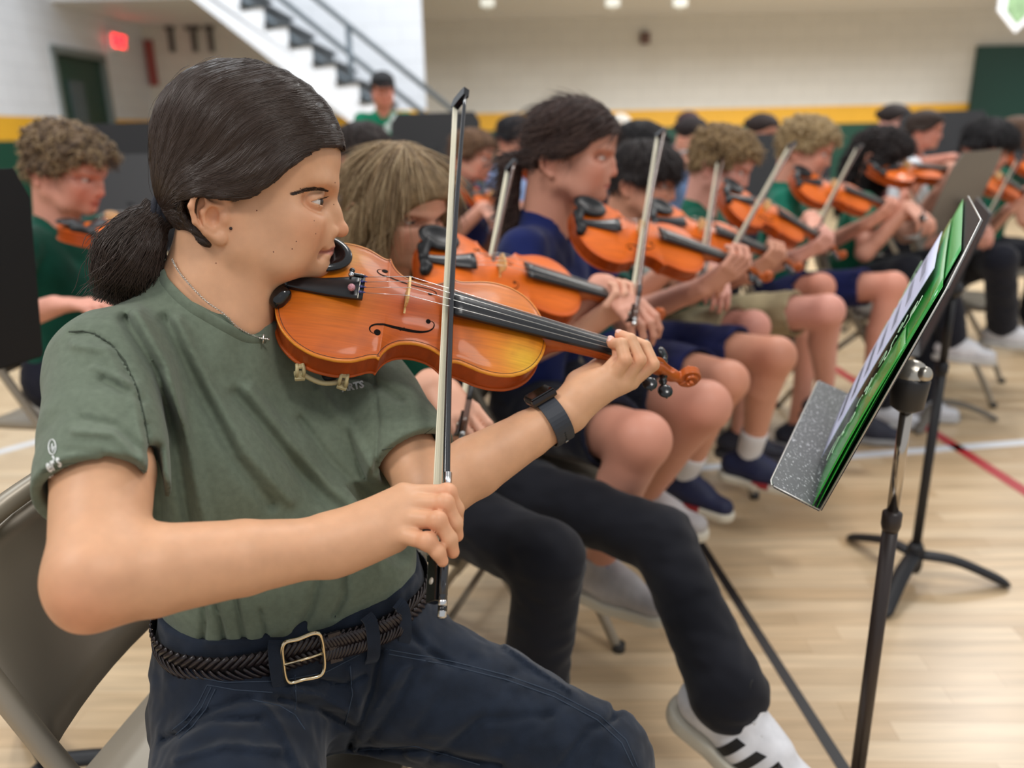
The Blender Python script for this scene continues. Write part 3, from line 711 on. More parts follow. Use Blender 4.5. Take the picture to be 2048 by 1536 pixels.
# ---------------------------------------------------------------- heads, hands and bodies
mm = lambda *a: [v/1000.0 for v in a]
def poly_sdf(P2, poly):
    """signed distance of 2D points to a polygon, negative inside"""
    poly = np.array(poly, float); d = np.full(len(P2), 1e9); ins = np.zeros(len(P2), bool); n = len(poly)
    for i in range(n):
        a = poly[i]; b = poly[(i+1) % n]; e = b-a; w = P2-a
        t = np.clip((w@e)/(e@e+1e-12), 0, 1); q = w-t[:, None]*e; d = np.minimum(d, (q*q).sum(1))
        c = ((a[1] > P2[:, 1]) != (b[1] > P2[:, 1])) & (P2[:, 0] < (b[0]-a[0])*(P2[:, 1]-a[1])/(b[1]-a[1]+1e-15)+a[0]); ins ^= c
    d = np.sqrt(d); return np.where(ins, -d, d)
def head_sculpt(nose=1.0, full=0.0, detail=True, gaze_lid=0.0, ear=1.0):
    """x forward, y left, z up, origin between the ear canals, metres; skull 235 mm tall"""
    S = Sculpt(); e = S.ell
    e(mm(31, 0, 84), mm(98, 71, 80), k=.01)
    e(mm(66, 0, 66), mm(69.5, 60, 62), k=.03)
    e(mm(60, 0, 0), mm(62, 62+full*4, 66), k=.03)
    for s in (1, -1):
        S.cap(mm(14, s*50, -34), mm(62, s*41, -54), .015, .0155, .022); S.cap(mm(62, s*(41+full*3), -54), mm(100, s*13, -60), .0155, .014, .02)
        S.cap(mm(8, s*55, -2), mm(14, s*50, -34), .014, .015, .02)
        e(mm(84, s*44, -6), mm(27, 20+full*4, 22), k=.02)
        e(mm(68, s*(45+full*3), -30), mm(30, 16+full*5, 28), k=.025)
    e(mm(101, 0, -28), mm(24, 30, 28), k=.022)
    e(mm(105.5, 0, -59.5), mm(14.5, 18, 13.5), k=.012)
    # brow
    for s in (1, -1):
        S.cap(mm(121, s*10, 36), mm(110, s*42, 40), .009, .008, .018)
        # sockets
        e(mm(117, s*33, 18), mm(22, 18, 11), k=.012, op='s'); e(mm(106, s*50, 18), mm(15, 9, 8), k=.02, op='s')
    # nose
    S.cap(mm(118, 0, 30), mm(123.5, 0, 14), .0075, .0068, .014)
    S.cap(mm(123.5, 0, 14), mm(130.5+3*nose, 0, -13), .0068, .0082, .006)
    S.cap(mm(126, 0, 4), mm(112, 0, -12), .010, .016, .012)
    e(mm(131.5+3*nose, 0, -16.5), mm(8.8+.8*nose, 9.2, 8.6+.5*nose), k=.005)
    for s in (1, -1):
        e(mm(119.5+nose, s*11.8, -18.5), mm(10.5+.6*nose, 6.6, 7.6+.7*nose), k=.0045)
        if detail:
            S.cap(mm(126, s*6.2, -25.5), mm(122, s*7, -19), .0032, .0024, .003, 's')
            S.chain([mm(112, s*14, -7), mm(109.5, s*18.5, -16), mm(111, s*17, -25)], [.0022, .003, .0022], .007, 's')
    S.cap(mm(120, 0, -25), mm(130, 0, -22.5), .0042, .0042, .005)
    # mouth
    cl = [(124.3, 0, -42), (122.6, 8, -41.5), (117.8, 17, -42.3), (110.5, 24.5, -44)]
    for s in (1, -1):
        q = [mm(a, s*b, c) for a, b, c in cl]
        S.chain([[x-.0020, y, z+.0045] for x, y, z in q], [.0056, .0054, .0038, .0012], .005)
        S.chain([[x-.0038, y, z-.0052] for x, y, z in q], [.0070, .0064, .0044, .0012], .006)
        S.chain([[x+.0042, y, z+.0002] for x, y, z in q], [.0016, .0015, .0014, .0012], .0035, 's')
        if detail:
            e(mm(107.5, s*27, -45), mm(6, 5, 6), k=.008, op='s')
    e(mm(129, 0, -31.5), mm(5, 3.2, 6), k=.006, op='s')
    e(mm(127.5, 0, -51.5), mm(9, 14, 4.2), k=.008, op='s')
    # lids
    for s in (1, -1):
        c = A3(mm(101, s*31, 18))
        R0 = .0128
        def lid(p, c=c, s=s, R0=R0):
            q = p-c; r = np.sqrt((q*q).sum(1)); th = np.abs(r-R0)-.0016
            az = np.arctan2(-s*(-q[:, 1]), q[:, 0]); az = s*np.arctan2(q[:, 1], q[:, 0]); lat = np.clip(np.where(az > 0, az/1.72, -az/.95), 0, 1)**2
            up = q[:, 2]-(.0054-gaze_lid)*(1-lat)+.0010
            dn = -q[:, 2]-(.0044)*(1-lat)-.0010
            return np.maximum(th, -np.maximum(up, dn))
        S.fn(lid, None, None, .0035)
        S.chain([list(c+A3(mm(9.5, -s*8.5, 7.4))), list(c+A3(mm(12.6, 0, 9.2))), list(c+A3(mm(8.5, s*9.5, 6.4)))], [.0014, .0017, .0014], .003)
    # ears
    for s in (1, -1):
        o = A3(mm(-4, s*68, 0)); q = lambda a, b, c: list(o+A3(mm(a, s*b, c))*ear)
        S.ell(q(-6, 1.5, 2), mm(14*ear, 3.6*ear, 23*ear), k=.004)
        S.chain([q(8, -2, 12), q(6, 4, 22), q(-6, 8.5, 27.5), q(-19, 11, 22), q(-24.5, 11, 9), q(-22, 8, -6), q(-13, 5, -16), q(-2, 3.5, -23)], [.0026, .0033, .0036, .0037, .0035, .0032, .0032, .0040], .0025)
        S.ell(q(0, 3.5, -22), mm(6.5, 3.4, 6.5), k=.003)
        if detail:
            S.chain([q(2, 4.5, 9), q(-8, 8, 11), q(-15.5, 8, 3), q(-14.5, 6.5, -8), q(-7, 5, -14)], [.0018, .0027, .0029, .0027, .0027], .003)
            S.chain([q(-9, 8, 11), q(-12, 9, 19)], [.0024, .0016], .003)
            S.ell(q(-4.5, 7, -1), mm(8, 8.5, 11), k=.002, op='s')
            S.chain([q(-18.8, 10.5, 15), q(-19.8, 10, 4), q(-16.5, 8, -9)], [.0018, .0020, .0015], .0025, 's')
            S.ell(q(4.8, 3.2, -3), mm(4, 3.4, 5.5), k=.003)
    return S
def head_colors(L_, base, lip=(178, 104, 92), flush=.5, local_moles=()):
    """L_: points in head coordinates"""
    b = np.array(lin(base)[:3]); red = b*np.array([1.06, .70, .62]); lp = np.array(lin(lip)[:3]); c = np.tile(b, (len(L_), 1))
    x, y, z = L_[:, 0]*1000, L_[:, 1]*1000, L_[:, 2]*1000; ay = np.abs(y)
    g = lambda cx, cy, cz, s: np.exp(-((x-cx)**2+(ay-cy)**2+(z-cz)**2)/s**2)
    c = mixc(c, red, np.clip(flush*(g(92, 48, -14, 24)+1.1*g(138, 0, -16, 13)+.8*g(-12, 72, 4, 26)+.4*g(112, 0, -62, 16)), 0, .85))
    zc = -42-.06*np.clip(ay-10, 0, 20); top = zc+7.5*np.clip(1-(ay/25.5)**2, 0, 1)**.6-1.1*np.exp(-(ay/3)**2); bot = zc-8.8*np.clip(1-(ay/24.5)**2, 0, 1)**.7
    m = np.clip((top-z)/1.6+.2, 0, 1)*np.clip((z-bot)/1.8+.2, 0, 1)*(x > 98)*(ay < 26)
    c = mixc(c, lp, m*.85)
    line = np.exp(-((z-zc)/1.1)**2)*(x > 104)*(ay < 25); c = mixc(c, lp*.35, np.clip(line*.8, 0, 1))
    for (mx, my, mz, r) in local_moles:
        c = mixc(c, np.array(lin((96, 56, 40))[:3]), 1.0*(((x-mx)**2+(y-my)**2+(z-mz)**2) < r*r))
    return c
def add_hand(S, Wp, f, n, t, curls, thumb, s=1.0, spread=.02, ks=.004, lens=(1, 1.1, 1.02, .8)):
    """Wp wrist, f finger direction, n the way the palm faces, t thumb side"""
    f = Vector(f).normalized(); n = Vector(n); n = (n-f*n.dot(f)).normalized(); t2 = f.cross(n)
    t = t2 if t2.dot(Vector(t)) > 0 else -t2
    tips = []
    S.cap(Wp-f*.02*s, Wp+f*.03*s+t*.004, .0235*s, .027*s, .012, flat=(n, .68))
    for k in range(4):
        off = (.0295-.0195*k)*s; b = Wp+f*(.088-(.003 if k == 0 else 0)-.006*(k == 3)-.003*(k == 2))*s+t*off
        S.cap(Wp+f*.025*s+t*off*.55, b, .0135*s, .0105*s, .012, flat=(n, .85))
        a = 0; p = b; pts = [p]; dr0 = (f+t*(1.5-k)*spread).normalized(); L_ = lens[k]
        cu = curls[k] if isinstance(curls[0], (list, tuple)) else curls
        for j, ln in enumerate((.043, .027, .021)):
            a += cu[j]; d = dr0*math.cos(a)+n*math.sin(a); p = p+d*ln*L_*s; pts.append(p)
        S.chain(pts, [.0095*s, .0086*s, .0078*s, .0068*s], ks); tips.append(p)
    th = [Wp+f*.018*s+t*.022*s+n*.006*s]
    d1 = (f*thumb[0][0]+t*thumb[0][1]+n*thumb[0][2]).normalized(); d2 = (f*thumb[1][0]+t*thumb[1][1]+n*thumb[1][2]).normalized()
    th += [th[0]+d1*.045*s, th[0]+d1*.045*s+d2*.032*s, th[0]+d1*.045*s+d2*.058*s]
    S.chain(th, [.0155*s, .0115*s, .0098*s, .0080*s], .010)
    return tips
def eyes(parent, HM, gaze, iris=(70, 44, 28), res=20, zs=1.0, rs=1.0):
    for s in (1, -1):
        mb = MB(); mb.ball((0, 0, 0), .0122, nu=res*2, nv=res); mb.ball((0.0068, 0, 0), .0066, nu=res, nv=res//2)
        g = Vector(gaze).normalized(); R = frame(g, (0, 0, 1))
        M_ = HM @ Matrix.Translation(Vector(mm(101, s*31, 18/zs))) @ R.to_4x4() @ Matrix.Diagonal((rs, rs, rs, 1))
        o = mb.build('eye', mat('eye_white', (214, 206, 200), .08, .6, attr='col'), parent); o.matrix_basis = parent_world(parent).inverted() @ M_
        me = o.data; at = me.color_attributes.new('col', 'FLOAT_COLOR', 'POINT'); wh = lin((216, 208, 202)); ir = lin(iris); cs = []
        for v in me.vertices:
            r = math.hypot(v.co.y, v.co.z); cs += list((.004, .004, .004, 1) if v.co.x > 0 and r < .0024 else (ir if v.co.x > 0 and r < .0058 else wh))
        at.data.foreach_set('color', cs)
WU, WD = 1.24, .86
def warp_in(q):
    q = q.copy(); q[:, 2] *= np.where(q[:, 2] > 0, WU, WD); return q
def warp_out(q):
    q = q.copy(); q[:, 2] /= np.where(q[:, 2] > 0, WU, WD); return q
def to_local(p, Mi): return p@Mi[:3, :3].T+Mi[:3, 3]
def ik(a, b, l1, l2, hint):
    """middle joint between a and b bending towards hint"""
    a = Vector(a); b = Vector(b); d = b-a; L_ = min(d.length, (l1+l2)*.999); x = (l1*l1-l2*l2+L_*L_)/(2*L_); h = math.sqrt(max(l1*l1-x*x, 0)); dn = d.normalized()
    hv = Vector(hint); hv = (hv-dn*hv.dot(dn)).normalized(); return a+dn*x+hv*h
def proj_px(p):
    Mi = np.array(CM.inverted()); q = p@Mi[:3, :3].T+Mi[:3, 3]; d = -q[:, 2]
    return np.stack([1024+FPX*q[:, 0]/d, 768-FPX*q[:, 1]/d], 1)
def polydist(P2, pts):
    d = np.full(len(P2), 1e9)
    for a, b in zip(pts[:-1], pts[1:]):
        a = np.array(a, float); b = np.array(b, float); e = b-a; w = P2-a; t = np.clip((w@e)/(e@e+1e-9), 0, 1); q = w-t[:, None]*e; d = np.minimum(d, np.sqrt((q*q).sum(1)))
    return d
# ---------------------------------------------------------------- the player in focus
SK = (210, 160, 124)
hero = thing('person', 'person in olive green T-shirt with low dark ponytail, playing violin in sharp focus', 'person', floor_at(560, 1700))
HC = P(447, 430, .858); HX = (P(700, 430, .885)-HC); hx = HX.normalized()
# the face turns a little away from the camera: profile seen along the line of sight
los = (HC-CM.translation).normalized(); upc = (CM.to_3x3() @ Vector((0, 1, 0)))
hz = (upc-los*upc.dot(los)).normalized(); hx = los.cross(hz); 
if hx.dot(HX) < 0: hx = -hx
YAW = .04
hy = hz.cross(hx); hx = (hx*math.cos(YAW)-hy*math.sin(YAW)).normalized(); hy = hz.cross(hx)
HS = .955
HMr = Matrix((hx, hy, hz)).transposed()
# origin on the mid plane: behind the near ear
HM = mat4(HMr, HC+los*.070*HS, HS)
HM = HM @ Matrix.Translation((.002, 0, -.001)) @ Matrix.Rotation(-.065, 4, 'Y')
HMi = np.array(HM.inverted())
HH = head_sculpt(nose=1.45, gaze_lid=.0008, ear=1.12)
S = Sculpt()
hc = HM @ Vector((.03, 0, .03)); S.fn(lambda p: HH.val(to_local(p, HMi))*HS, np.array(hc)-.2, np.array(hc)+.2)
def HPt(x, y, z): return HM @ Vector((x/1000, y/1000, z/1000))
# neck
nb = P(445, 640, .915); nf = P(520, 640, .90)
S.cap(HPt(2, 0, -5), P(425, 600, .94), .052, .054, .03); S.cap(HPt(26, 0, -20), P(462, 640, .925), .038, .044, .03)
SHR, SHL = P(222, 745, .835), P(690, 705, 1.09)
S.cap(P(425, 600, .94), P(450, 780, .96), .054, .05, .03); S.cap(P(440, 740, .95), SHR-Vector((0, 0, .02)), .026, .030, .02); S.cap(P(440, 740, .95), SHL-Vector((0, 0, .02)), .026, .030, .02)
# right arm
ELR, WRR = P(194, 1156, .672), P(655, 1092, .778)
S.chain([SHR-Vector((0, 0, .02)), ELR.lerp(SHR, .45), ELR], [.032, .0445, .038], .02)
S.chain([ELR, ELR.lerp(WRR, .22), ELR.lerp(WRR, .6), WRR], [.0375, .040, .0345, .0270], .02)
S.cap(P(170, 1212, .668), P(192, 1178, .668), .016, .022, .02)
# right hand: metacarpals, fingers over the bow, thumb behind
def FC(S, pts, rs, k=.004): S.chain([P(*p) for p in pts], rs, k)
hand = [((806, 988, .805), (896, 986, .806), (912, 1018, .812), (914, 1040, .818)), ((812, 1008, .795), (890, 1007, .787), (909, 1046, .790), (914, 1071, .796)),
        ((804, 1036, .788), (876, 1042, .772), (899, 1078, .775), (906, 1104, .780)), ((794, 1066, .782), (856, 1084, .764), (876, 1104, .765), (885, 1122, .768))]
rr = [(.0100, .0086, .0078, .0068), (.0102, .0088, .0078, .0066), (.0098, .0084, .0075, .0064), (.0092, .0078, .0070, .0058)]
for q, r in zip(hand, rr):
    w = P(672+(q[0][1]-1030)*.0, 1088+(q[0][1]-1030)*.45, .785)
    S.cap(w, P(*q[0]), .019, .0112, .014); FC(S, q, r, .004)
S.cap(WRR, P(720, 1070, .79), .0275, .024, .015); S.cap(P(700, 1100, .79), P(790, 1080, .79), .017, .012, .014)
FC(S, ((720, 1050, .81), (800, 1010, .845), (860, 1030, .835), (888, 1050, .822)), (.017, .012, .0095, .008), .012)
for q in hand:      # knuckles
    S.ell(P(q[1][0]-2, q[1][1]-2, q[1][2]-.001), (.0088, .0088, .0088), k=.004)
# left arm
ELL, WRL = P(862, 985, .955), P(1135, 822, 1.0)
S.chain([SHL-Vector((0, 0, .02)), SHL.lerp(ELL, .5), ELL], [.034, .040, .036], .02); S.chain([ELL, ELL.lerp(WRL, .3), ELL.lerp(WRL, .7), WRL], [.037, .038, .0295, .0245], .02)
# left hand
lh = {'ring': ((1222, 757, 1.0), (1250, 720, .988), (1242, 688, .995), (1225, 687, 1.006)), 'middle': ((1243, 764, 1.006), (1279, 720, .996), (1261, 679, 1.003), (1240, 670, 1.015)),
      'index': ((1262, 763, 1.014), (1305, 729, 1.006), (1290, 693, 1.014), (1262, 679, 1.028)), 'small': ((1204, 752, 1.0), (1236, 716, 1.005), (1234, 694, 1.010), (1222, 683, 1.013))}
for kx, q in lh.items():
    r = (.0102, .0092, .0082, .0072) if kx != 'small' else (.0092, .0078, .0070, .0062)
    S.cap(P(1162, 792, 1.0), P(*q[0]), .0185, .0112, .010); FC(S, q, tuple(x*.95 for x in r), .002)
S.cap(WRL, P(1180, 782, 1.005), .0255, .021, .016)
S.cap(P(1160, 772, 1.02), P(1196, 748, 1.03), .0175, .014, .016); FC(S, ((1160, 765, 1.03), (1196, 738, 1.045), (1222, 716, 1.052), (1236, 697, 1.055)), (.016, .013, .0105, .009), .012)
moles = [(81, -62, 4, 1.5), (35+36, -57, 6, .1), (97, -44, 40, 1.6), (81, -58, -30, 1.5), (76, -58, -37, 1.5), (104, -40, -28, 1.1), (54, -62, -44, 1.2), (37, -66, 6, 1.5), (8, -76, -13, 2.1), (124, -14, 48, 1.1), (125, -12, 18, 1.6)]
def hero_col(v):
    L_ = to_local(v, HMi); c = head_colors(L_, SK, (186, 112, 100), .45, moles)
    px = proj_px(v); b = np.array(lin(SK)[:3])
    far = L_[:, 2] < -.1
    nails = np.zeros(len(v))
    c[far] = b
    # redder knuckles and elbow
    for q, r_ in [(P(150, 1240, .64), .035)]+[(P(*h[1]), .012) for h in hand]+[(P(*h[3]), .010) for h in hand]+[(P(*h[3]), .012) for h in lh.values()]+[(P(*h[1]), .010) for h in lh.values()]:
        d = ((v-np.array(q))**2).sum(1); c = mixc(c, b*np.array([1.08, .74, .68]), .5*np.exp(-d/r_**2))
    n = vnoise(v, 60, 5)*.5+vnoise(v, 200, 6)*.3
    return c*(1+.05*n[:, None])
skin = mat('skin_hero', SK, .48, .4, var=.04, vscale=60, attr='col', bump=.12, bscale=900, sss=.12, bdist=.0006)
import time; _t = time.time()
body = sculpt_obj('body', S, .0018, skin, hero, hero_col)
print('hero body', time.time()-_t, len(body.data.vertices))
eyes(hero, HM, (1, -.32, -.10), (60, 40, 30), 24)
# ---- T-shirt
def dd(v): return A3(v)
CW = P(355, 1290, .93).lerp(P(815, 1172, 1.05), .5); sax = (P(815, 1172, 1.05)-P(355, 1290, .93)); hwid = sax.length/2; sax.z = 0; CW = CW+Vector((0, 0, .030)); sax.normalize(); fax = sax.cross(Vector((0, 0, 1)))
if fax.dot(camdir((0, 0, 1))) < 0: fax = -fax
T = Sculpt()
UPW = Vector((0, 0, 1))
NB = P(430, 640, .95)
for sd, sh in ((-1, SHR), (1, SHL)):
    w_ = CW+sax*sd*(hwid-.093)-fax*.006; ch_ = NB.lerp(sh, .52)-UPW*.11
    T.cap(ch_, w_+UPW*.02, .098, .095, .05); T.cap(w_+UPW*.04, w_-UPW*.02, .099, .090, .03)
    T.cap(NB-UPW*.035, sh-UPW*.008, .052, .054, .05)
T.cap(P(352, 658, .95), P(238, 728, .865), .055, .055, .04); T.ell(NB.lerp(SHR, .42)-UPW*.15+fax*.055+sax*.03, (.07, .07, .07), k=.05); T.ell(NB.lerp(SHL, .42)-UPW*.15+fax*.045, (.07, .07, .07), k=.05)
HR = SHR.lerp(ELR, .645); HL = SHL.lerp(ELL, .80)
dR = (ELR-SHR).normalized(); dL = (ELL-SHL).normalized()
T.chain([SHR+Vector((0, 0, .004)), SHR.lerp(HR, .55), HR], [.058, .0585, .0585], .02)
T.chain([SHL, SHL.lerp(HL, .5), HL+dL*.01], [.056, .059, .059], .02)
T.plane(HR+dR*.004, dR, .002) if False else None
def cutR(p): q = (p-dd(HR)); t = q@dd(dR); rad = np.sqrt(((q-np.outer(t, dd(dR)))**2).sum(1)); return np.where(rad < .09, np.maximum(-t, rad-.085), rad-.085)
T.fn(lambda p: np.maximum(-((p-dd(HR))@dd(dR)), np.sqrt(np.maximum(((p-dd(HR))**2).sum(1)-((p-dd(HR))@dd(dR))**2, 0))-.085), op='s', k=.003)
T.fn(lambda p: np.maximum(-((p-dd(HL))@dd(dL)), np.sqrt(np.maximum(((p-dd(HL))**2).sum(1)-((p-dd(HL))@dd(dL))**2, 0))-.085), op='s', k=.003)
T.cap(HR-dR*.012, HR+dR*.06, .047, .049, .003, 's'); T.cap(HL-dL*.012, HL+dL*.06, .046, .048, .003, 's')
# neck opening
NK = [(350, 528, .96), (350, 546, .922), (373, 578, .897), (410, 609, .888), (455, 635, .895), (505, 650, .918), (548, 652, .955), (575, 634, .985), (570, 600, 1.01), (520, 570, 1.02), (440, 543, 1.02), (380, 528, .995)]
T.cap(P(445, 760, .955), P(432, 590, .95), .066, .064, .05)
_rp = [A3(P(*q)) for q in NK]; _rc = sum(_rp)/len(_rp); _u, _s, _v = np.linalg.svd(np.array(_rp)-_rc); _n = _v[2]*(1 if _v[2][2] > 0 else -1)
def neckcut(p):
    q = p-_rc; t = q@_n; rad = np.sqrt(np.maximum((q*q).sum(1)-t*t, 0)); return np.maximum(-(t-.004), rad-.085)
NKC = [P(*q) for q in NK]; NKR = catmull(NKC, 4, True)
T.cap(P(455, 720, .955), P(462, 560, .945), .046, .050, .004, 's'); T.chain(NKR+[NKR[0]], [.0085]*(len(NKR)+1), .010); 
for i_, p_ in enumerate(NKC):
    if i_ in (6, 7, 8): continue
    o_ = A3(p_)-_rc; o_ = Vector(o_/np.linalg.norm(o_)); nn_ = Vector(_n); T.cap(p_-nn_*.006+o_*.002, p_-nn_*.045+o_*.024, .0075, .014, .022)
T.fn(neckcut, op='s', k=.003)
T.fn(lambda p: (p-dd(CW))@dd((0, 0, -1))-.022, op='i', k=.004)
creases = [([(140, 668), (188, 668), (235, 700), (275, 780), (297, 880), (300, 960)], 3.0, -.002), ([(150, 690), (210, 700), (262, 790), (283, 880), (287, 950)], 9, .0022),
    ([(205, 760), (285, 800)], 8, -.0018), ([(165, 835), (230, 850), (292, 905)], 7, -.0016), ([(150, 862), (225, 868), (285, 930)], 8, .0025), ([(130, 900), (200, 905), (280, 945)], 8, -.0012), ([(190, 735), (270, 770), (290, 840)], 8, .002),
    ([(95, 968), (170, 950), (240, 950), (300, 972)], 1.6, -.0009), ([(95, 962), (170, 944), (240, 944), (300, 966)], 1.6, -.0006),
    ([(250, 640), (310, 740), (350, 880), (372, 1010), (400, 1150)], 12, -.005), ([(275, 625), (335, 730), (375, 870), (400, 1000), (430, 1130)], 13, .0045),
    ([(330, 640), (400, 790), (470, 920), (540, 1010)], 13, -.004), ([(355, 640), (425, 780), (495, 905), (580, 1000)], 13, .0035), ([(310, 900), (320, 1050), (340, 1200)], 14, -.006),
    ([(470, 790), (560, 900), (640, 990), (700, 1040)], 14, -.004), ([(500, 780), (590, 890), (665, 975), (725, 1020)], 13, .0032), ([(600, 840), (660, 920), (740, 1000)], 10, -.003), ([(640, 780), (700, 860), (755, 960)], 12, .003),
    ([(747, 750), (756, 850), (750, 945)], 5, -.0022), ([(700, 750), (742, 760), (800, 800)], 10, -.003),
    ([(420, 1180), (440, 1240), (450, 1285)], 6, -.0035), ([(470, 1190), (480, 1240), (490, 1290)], 6, -.0035), ([(400, 1160), (410, 1240), (405, 1290)], 6, -.003), ([(520, 1220), (530, 1260), (535, 1290)], 5, -.0025), ([(690, 1150), (690, 1190), (670, 1230)], 7, -.003), ([(640, 1150), (620, 1220), (600, 1260)], 9, -.003)]
def shirt_post(p, d):
    near = np.abs(d) < .03
    if not near.any(): return d
    q = p[near]; px = proj_px(q); out = np.zeros(len(q))
    for pts, w, a in creases:
        dist = polydist(px, pts); out += -a*np.exp(-(dist/w)**2)*2.0
    out += -(.0016*vnoise(q, 28, 9)+.0008*vnoise(q*A3((1, 1, .5)), 60, 10))
    d = d.copy(); d[near] += out; return d
T.post = shirt_post
olive = mat('olive_cotton', (103, 113, 97), .88, .15, sheen=.12, var=.10, vscale=140, bump=.22, bscale=1500, bdist=.0006)
_t = time.time(); shirt = sculpt_obj('t_shirt', T, .0032, olive, hero); print('shirt', time.time()-_t, len(shirt.data.vertices))
def bvh_of(o):
    me = o.data; M_ = parent_world(o.parent) @ o.matrix_basis if o.parent else o.matrix_basis
    return BVHTree.FromPolygons([M_ @ v.co for v in me.vertices], [tuple(p.vertices) for p in me.polygons])
SB = bvh_of(shirt)
O_ = CM.translation.copy()
def on_surface(bv, px, py, lift=.0008, back=.95):
    r = (P(px, py, 1)-O_).normalized(); h = bv.ray_cast(O_, r)
    if h[0] is None: return P(px, py, back)
    n = h[1] if h[1].dot(r) < 0 else -h[1]
    return h[0]+n*lift
def on_near(bv, pt, lift=.0008):
    h = bv.find_nearest(pt); n = (pt-h[0]); n = h[1] if h[1] is not None else n; return h[0]+h[1]*lift
# collar rib
mb = MB(); sm_ = catmull(NKC, 8, True)
mb.tube([p+Vector(_n)*-.003 for p in sm_], .0062, 12, closed=True, flat=(tuple(_n), 1.75)); localize(mb.build('collar', olive), hero)
mb = MB(); cp_ = [on_surface(SB, q.x, q.y, .0006) for q in catmull([Vector((a, b, 0)) for a, b in ((322, 548), (334, 572), (380, 615), (436, 648), (490, 677), (530, 680))], 10)]
mb.tube(cp_, .0068, 12, flat=(tuple(camdir((-.2, -.1, 1))), .34)); localize(mb.build('collar', olive), hero)
# stitched hem line, shirt writing
def decal(name, txt, size, m, cx, cy, ang, bv, parent, sx=1.0, shear=0, bold=0):
    """lettering laid on the cloth"""
    cu = bpy.data.curves.new(name, 'FONT'); cu.body = txt; cu.size = size; cu.align_x = 'CENTER'; cu.align_y = 'CENTER'; cu.shear = shear; cu.offset = bold; cu.resolution_u = 2
    o = bpy.data.objects.new(name, cu); COL.objects.link(o); dg = bpy.context.evaluated_depsgraph_get(); me = bpy.data.meshes.new_from_object(o.evaluated_get(dg)); bpy.data.objects.remove(o)
    bm = bmesh.new(); bm.from_mesh(me); bmesh.ops.triangulate(bm, faces=bm.faces); bmesh.ops.subdivide_edges(bm, edges=[e for e in bm.edges if e.calc_length() > 4], cuts=1)
    ca, sa_ = math.cos(ang), math.sin(ang)
    for v in bm.verts: x, y = v.co.x*sx, v.co.y; v.co = on_surface(bv, cx+x*ca-y*sa_, cy-(x*sa_+y*ca), .0009)
    bm.to_mesh(me); bm.free(); return localize(link(name, me, m, None, smooth=False), parent)
prt = mat('white_print', (226, 228, 226), .6)
decal('lettering', 'ARTS', 19, mat('grey_print', (190, 192, 188), .6), 706, 774, .2, SB, shirt, bold=.8)
decal('lettering', 'er’s', 34, prt, 106, 928, .5, SB, shirt, sx=.62, shear=.2, bold=.9); decal('lettering', 'school', 17, prt, 112, 949, .42, SB, shirt, sx=.7, shear=.2, bold=.5)
mb = MB(); mb.tube([on_surface(SB, 106+7*math.cos(a), 895+15*math.sin(a), .001) for a in np.linspace(0, 2*math.pi, 25)[:-1]], .0005, 5, closed=True); mb.tube([on_surface(SB, x, y, .001) for x, y in ((102, 900), (106, 889), (106, 901), (110, 894), (106, 905))], .0006, 5); localize(mb.build('emblem', prt), shirt)
# necklace
BB_ = bvh_of(body)
def on_both(px, py, lift):
    r = (P(px, py, 1)-O_).normalized(); hs = [b.ray_cast(O_, r) for b in (SB, BB_)]; hs = [h for h in hs if h[0] is not None]; h = min(hs, key=lambda h: h[3]); n = h[1] if h[1].dot(r) < 0 else -h[1]; return h[0]+n*lift
sil = mat('silver_chain', (204, 200, 192), .25, metal=1)
path = catmull([on_both(x, y, .0045) for x, y in ((351, 520), (362, 543), (385, 572), (415, 603), (445, 630), (475, 654), (505, 674), (520, 678))], 14)
mb = MB(); acc = 0
for i in range(len(path)-1):
    a, b = path[i], path[i+1]
    if (a-b).length < 1e-5: continue
    R = frame(b-a, (0, 0, 1) if i % 2 else (0, 1, .3)); L_ = (b-a).length*.62
    mb.tube([(a+b)/2+R @ Vector((L_*math.cos(t), .0009*math.sin(t), 0)) for t in np.linspace(0, 2*math.pi, 9)[:-1]], .00036, 4, closed=True)
nk_ = localize(mb.build('necklace', sil), hero); nk_['label'] = 'thin silver chain with a small cross'
mb = MB(); c = on_both(519, 679, .006)
rx = camdir((1, -.12, 0)); ry = camdir((.12, 1, 0))
mb.tube([c-rx*.006, c+rx*.008], .0012, 6); mb.tube([c-ry*.006+rx*.001, c+ry*.005+rx*.001], .0012, 6)
for k in range(6): mb.ball(c+rx*(-.005+.0022*k)+camdir((0, 0, 1))*.0008, .0013, nu=6, nv=4)
localize(mb.build('cross_pendant', sil), nk_)
# ---- trousers
Tr = Sculpt(); hipL = CW+sax*.078-UPW*.12+fax*.01; hipR = CW-sax*.078-UPW*.12+fax*.01
KL = P(1196, 1528, .99); KR = Vector((-.235, .36, .50))
for sd in (-1, 1):
    w_ = CW+sax*sd*(hwid-.088)-fax*.004; Tr.cap(w_+UPW*.012, w_-UPW*.06+sax*sd*.004, .098, .102, .03); Tr.cap(w_-UPW*.06, (hipR if sd < 0 else hipL), .100, .100, .05)
Tr.chain([hipL+fax*.02, hipL.lerp(KL, .55), KL], [.094, .082, .066], .03); Tr.chain([KL, KL+Vector((.02, -.02, -.4))], [.066, .06], .02)
Tr.chain([hipR+fax*.01, hipR.lerp(KR, .5), KR], [.096, .088, .07], .03); Tr.chain([KR, KR+Vector((.02, -.05, -.4))], [.07, .06], .02)
Tr.fn(lambda p: (p-dd(CW))@dd((0, 0, 1))-.016, op='i', k=.003)
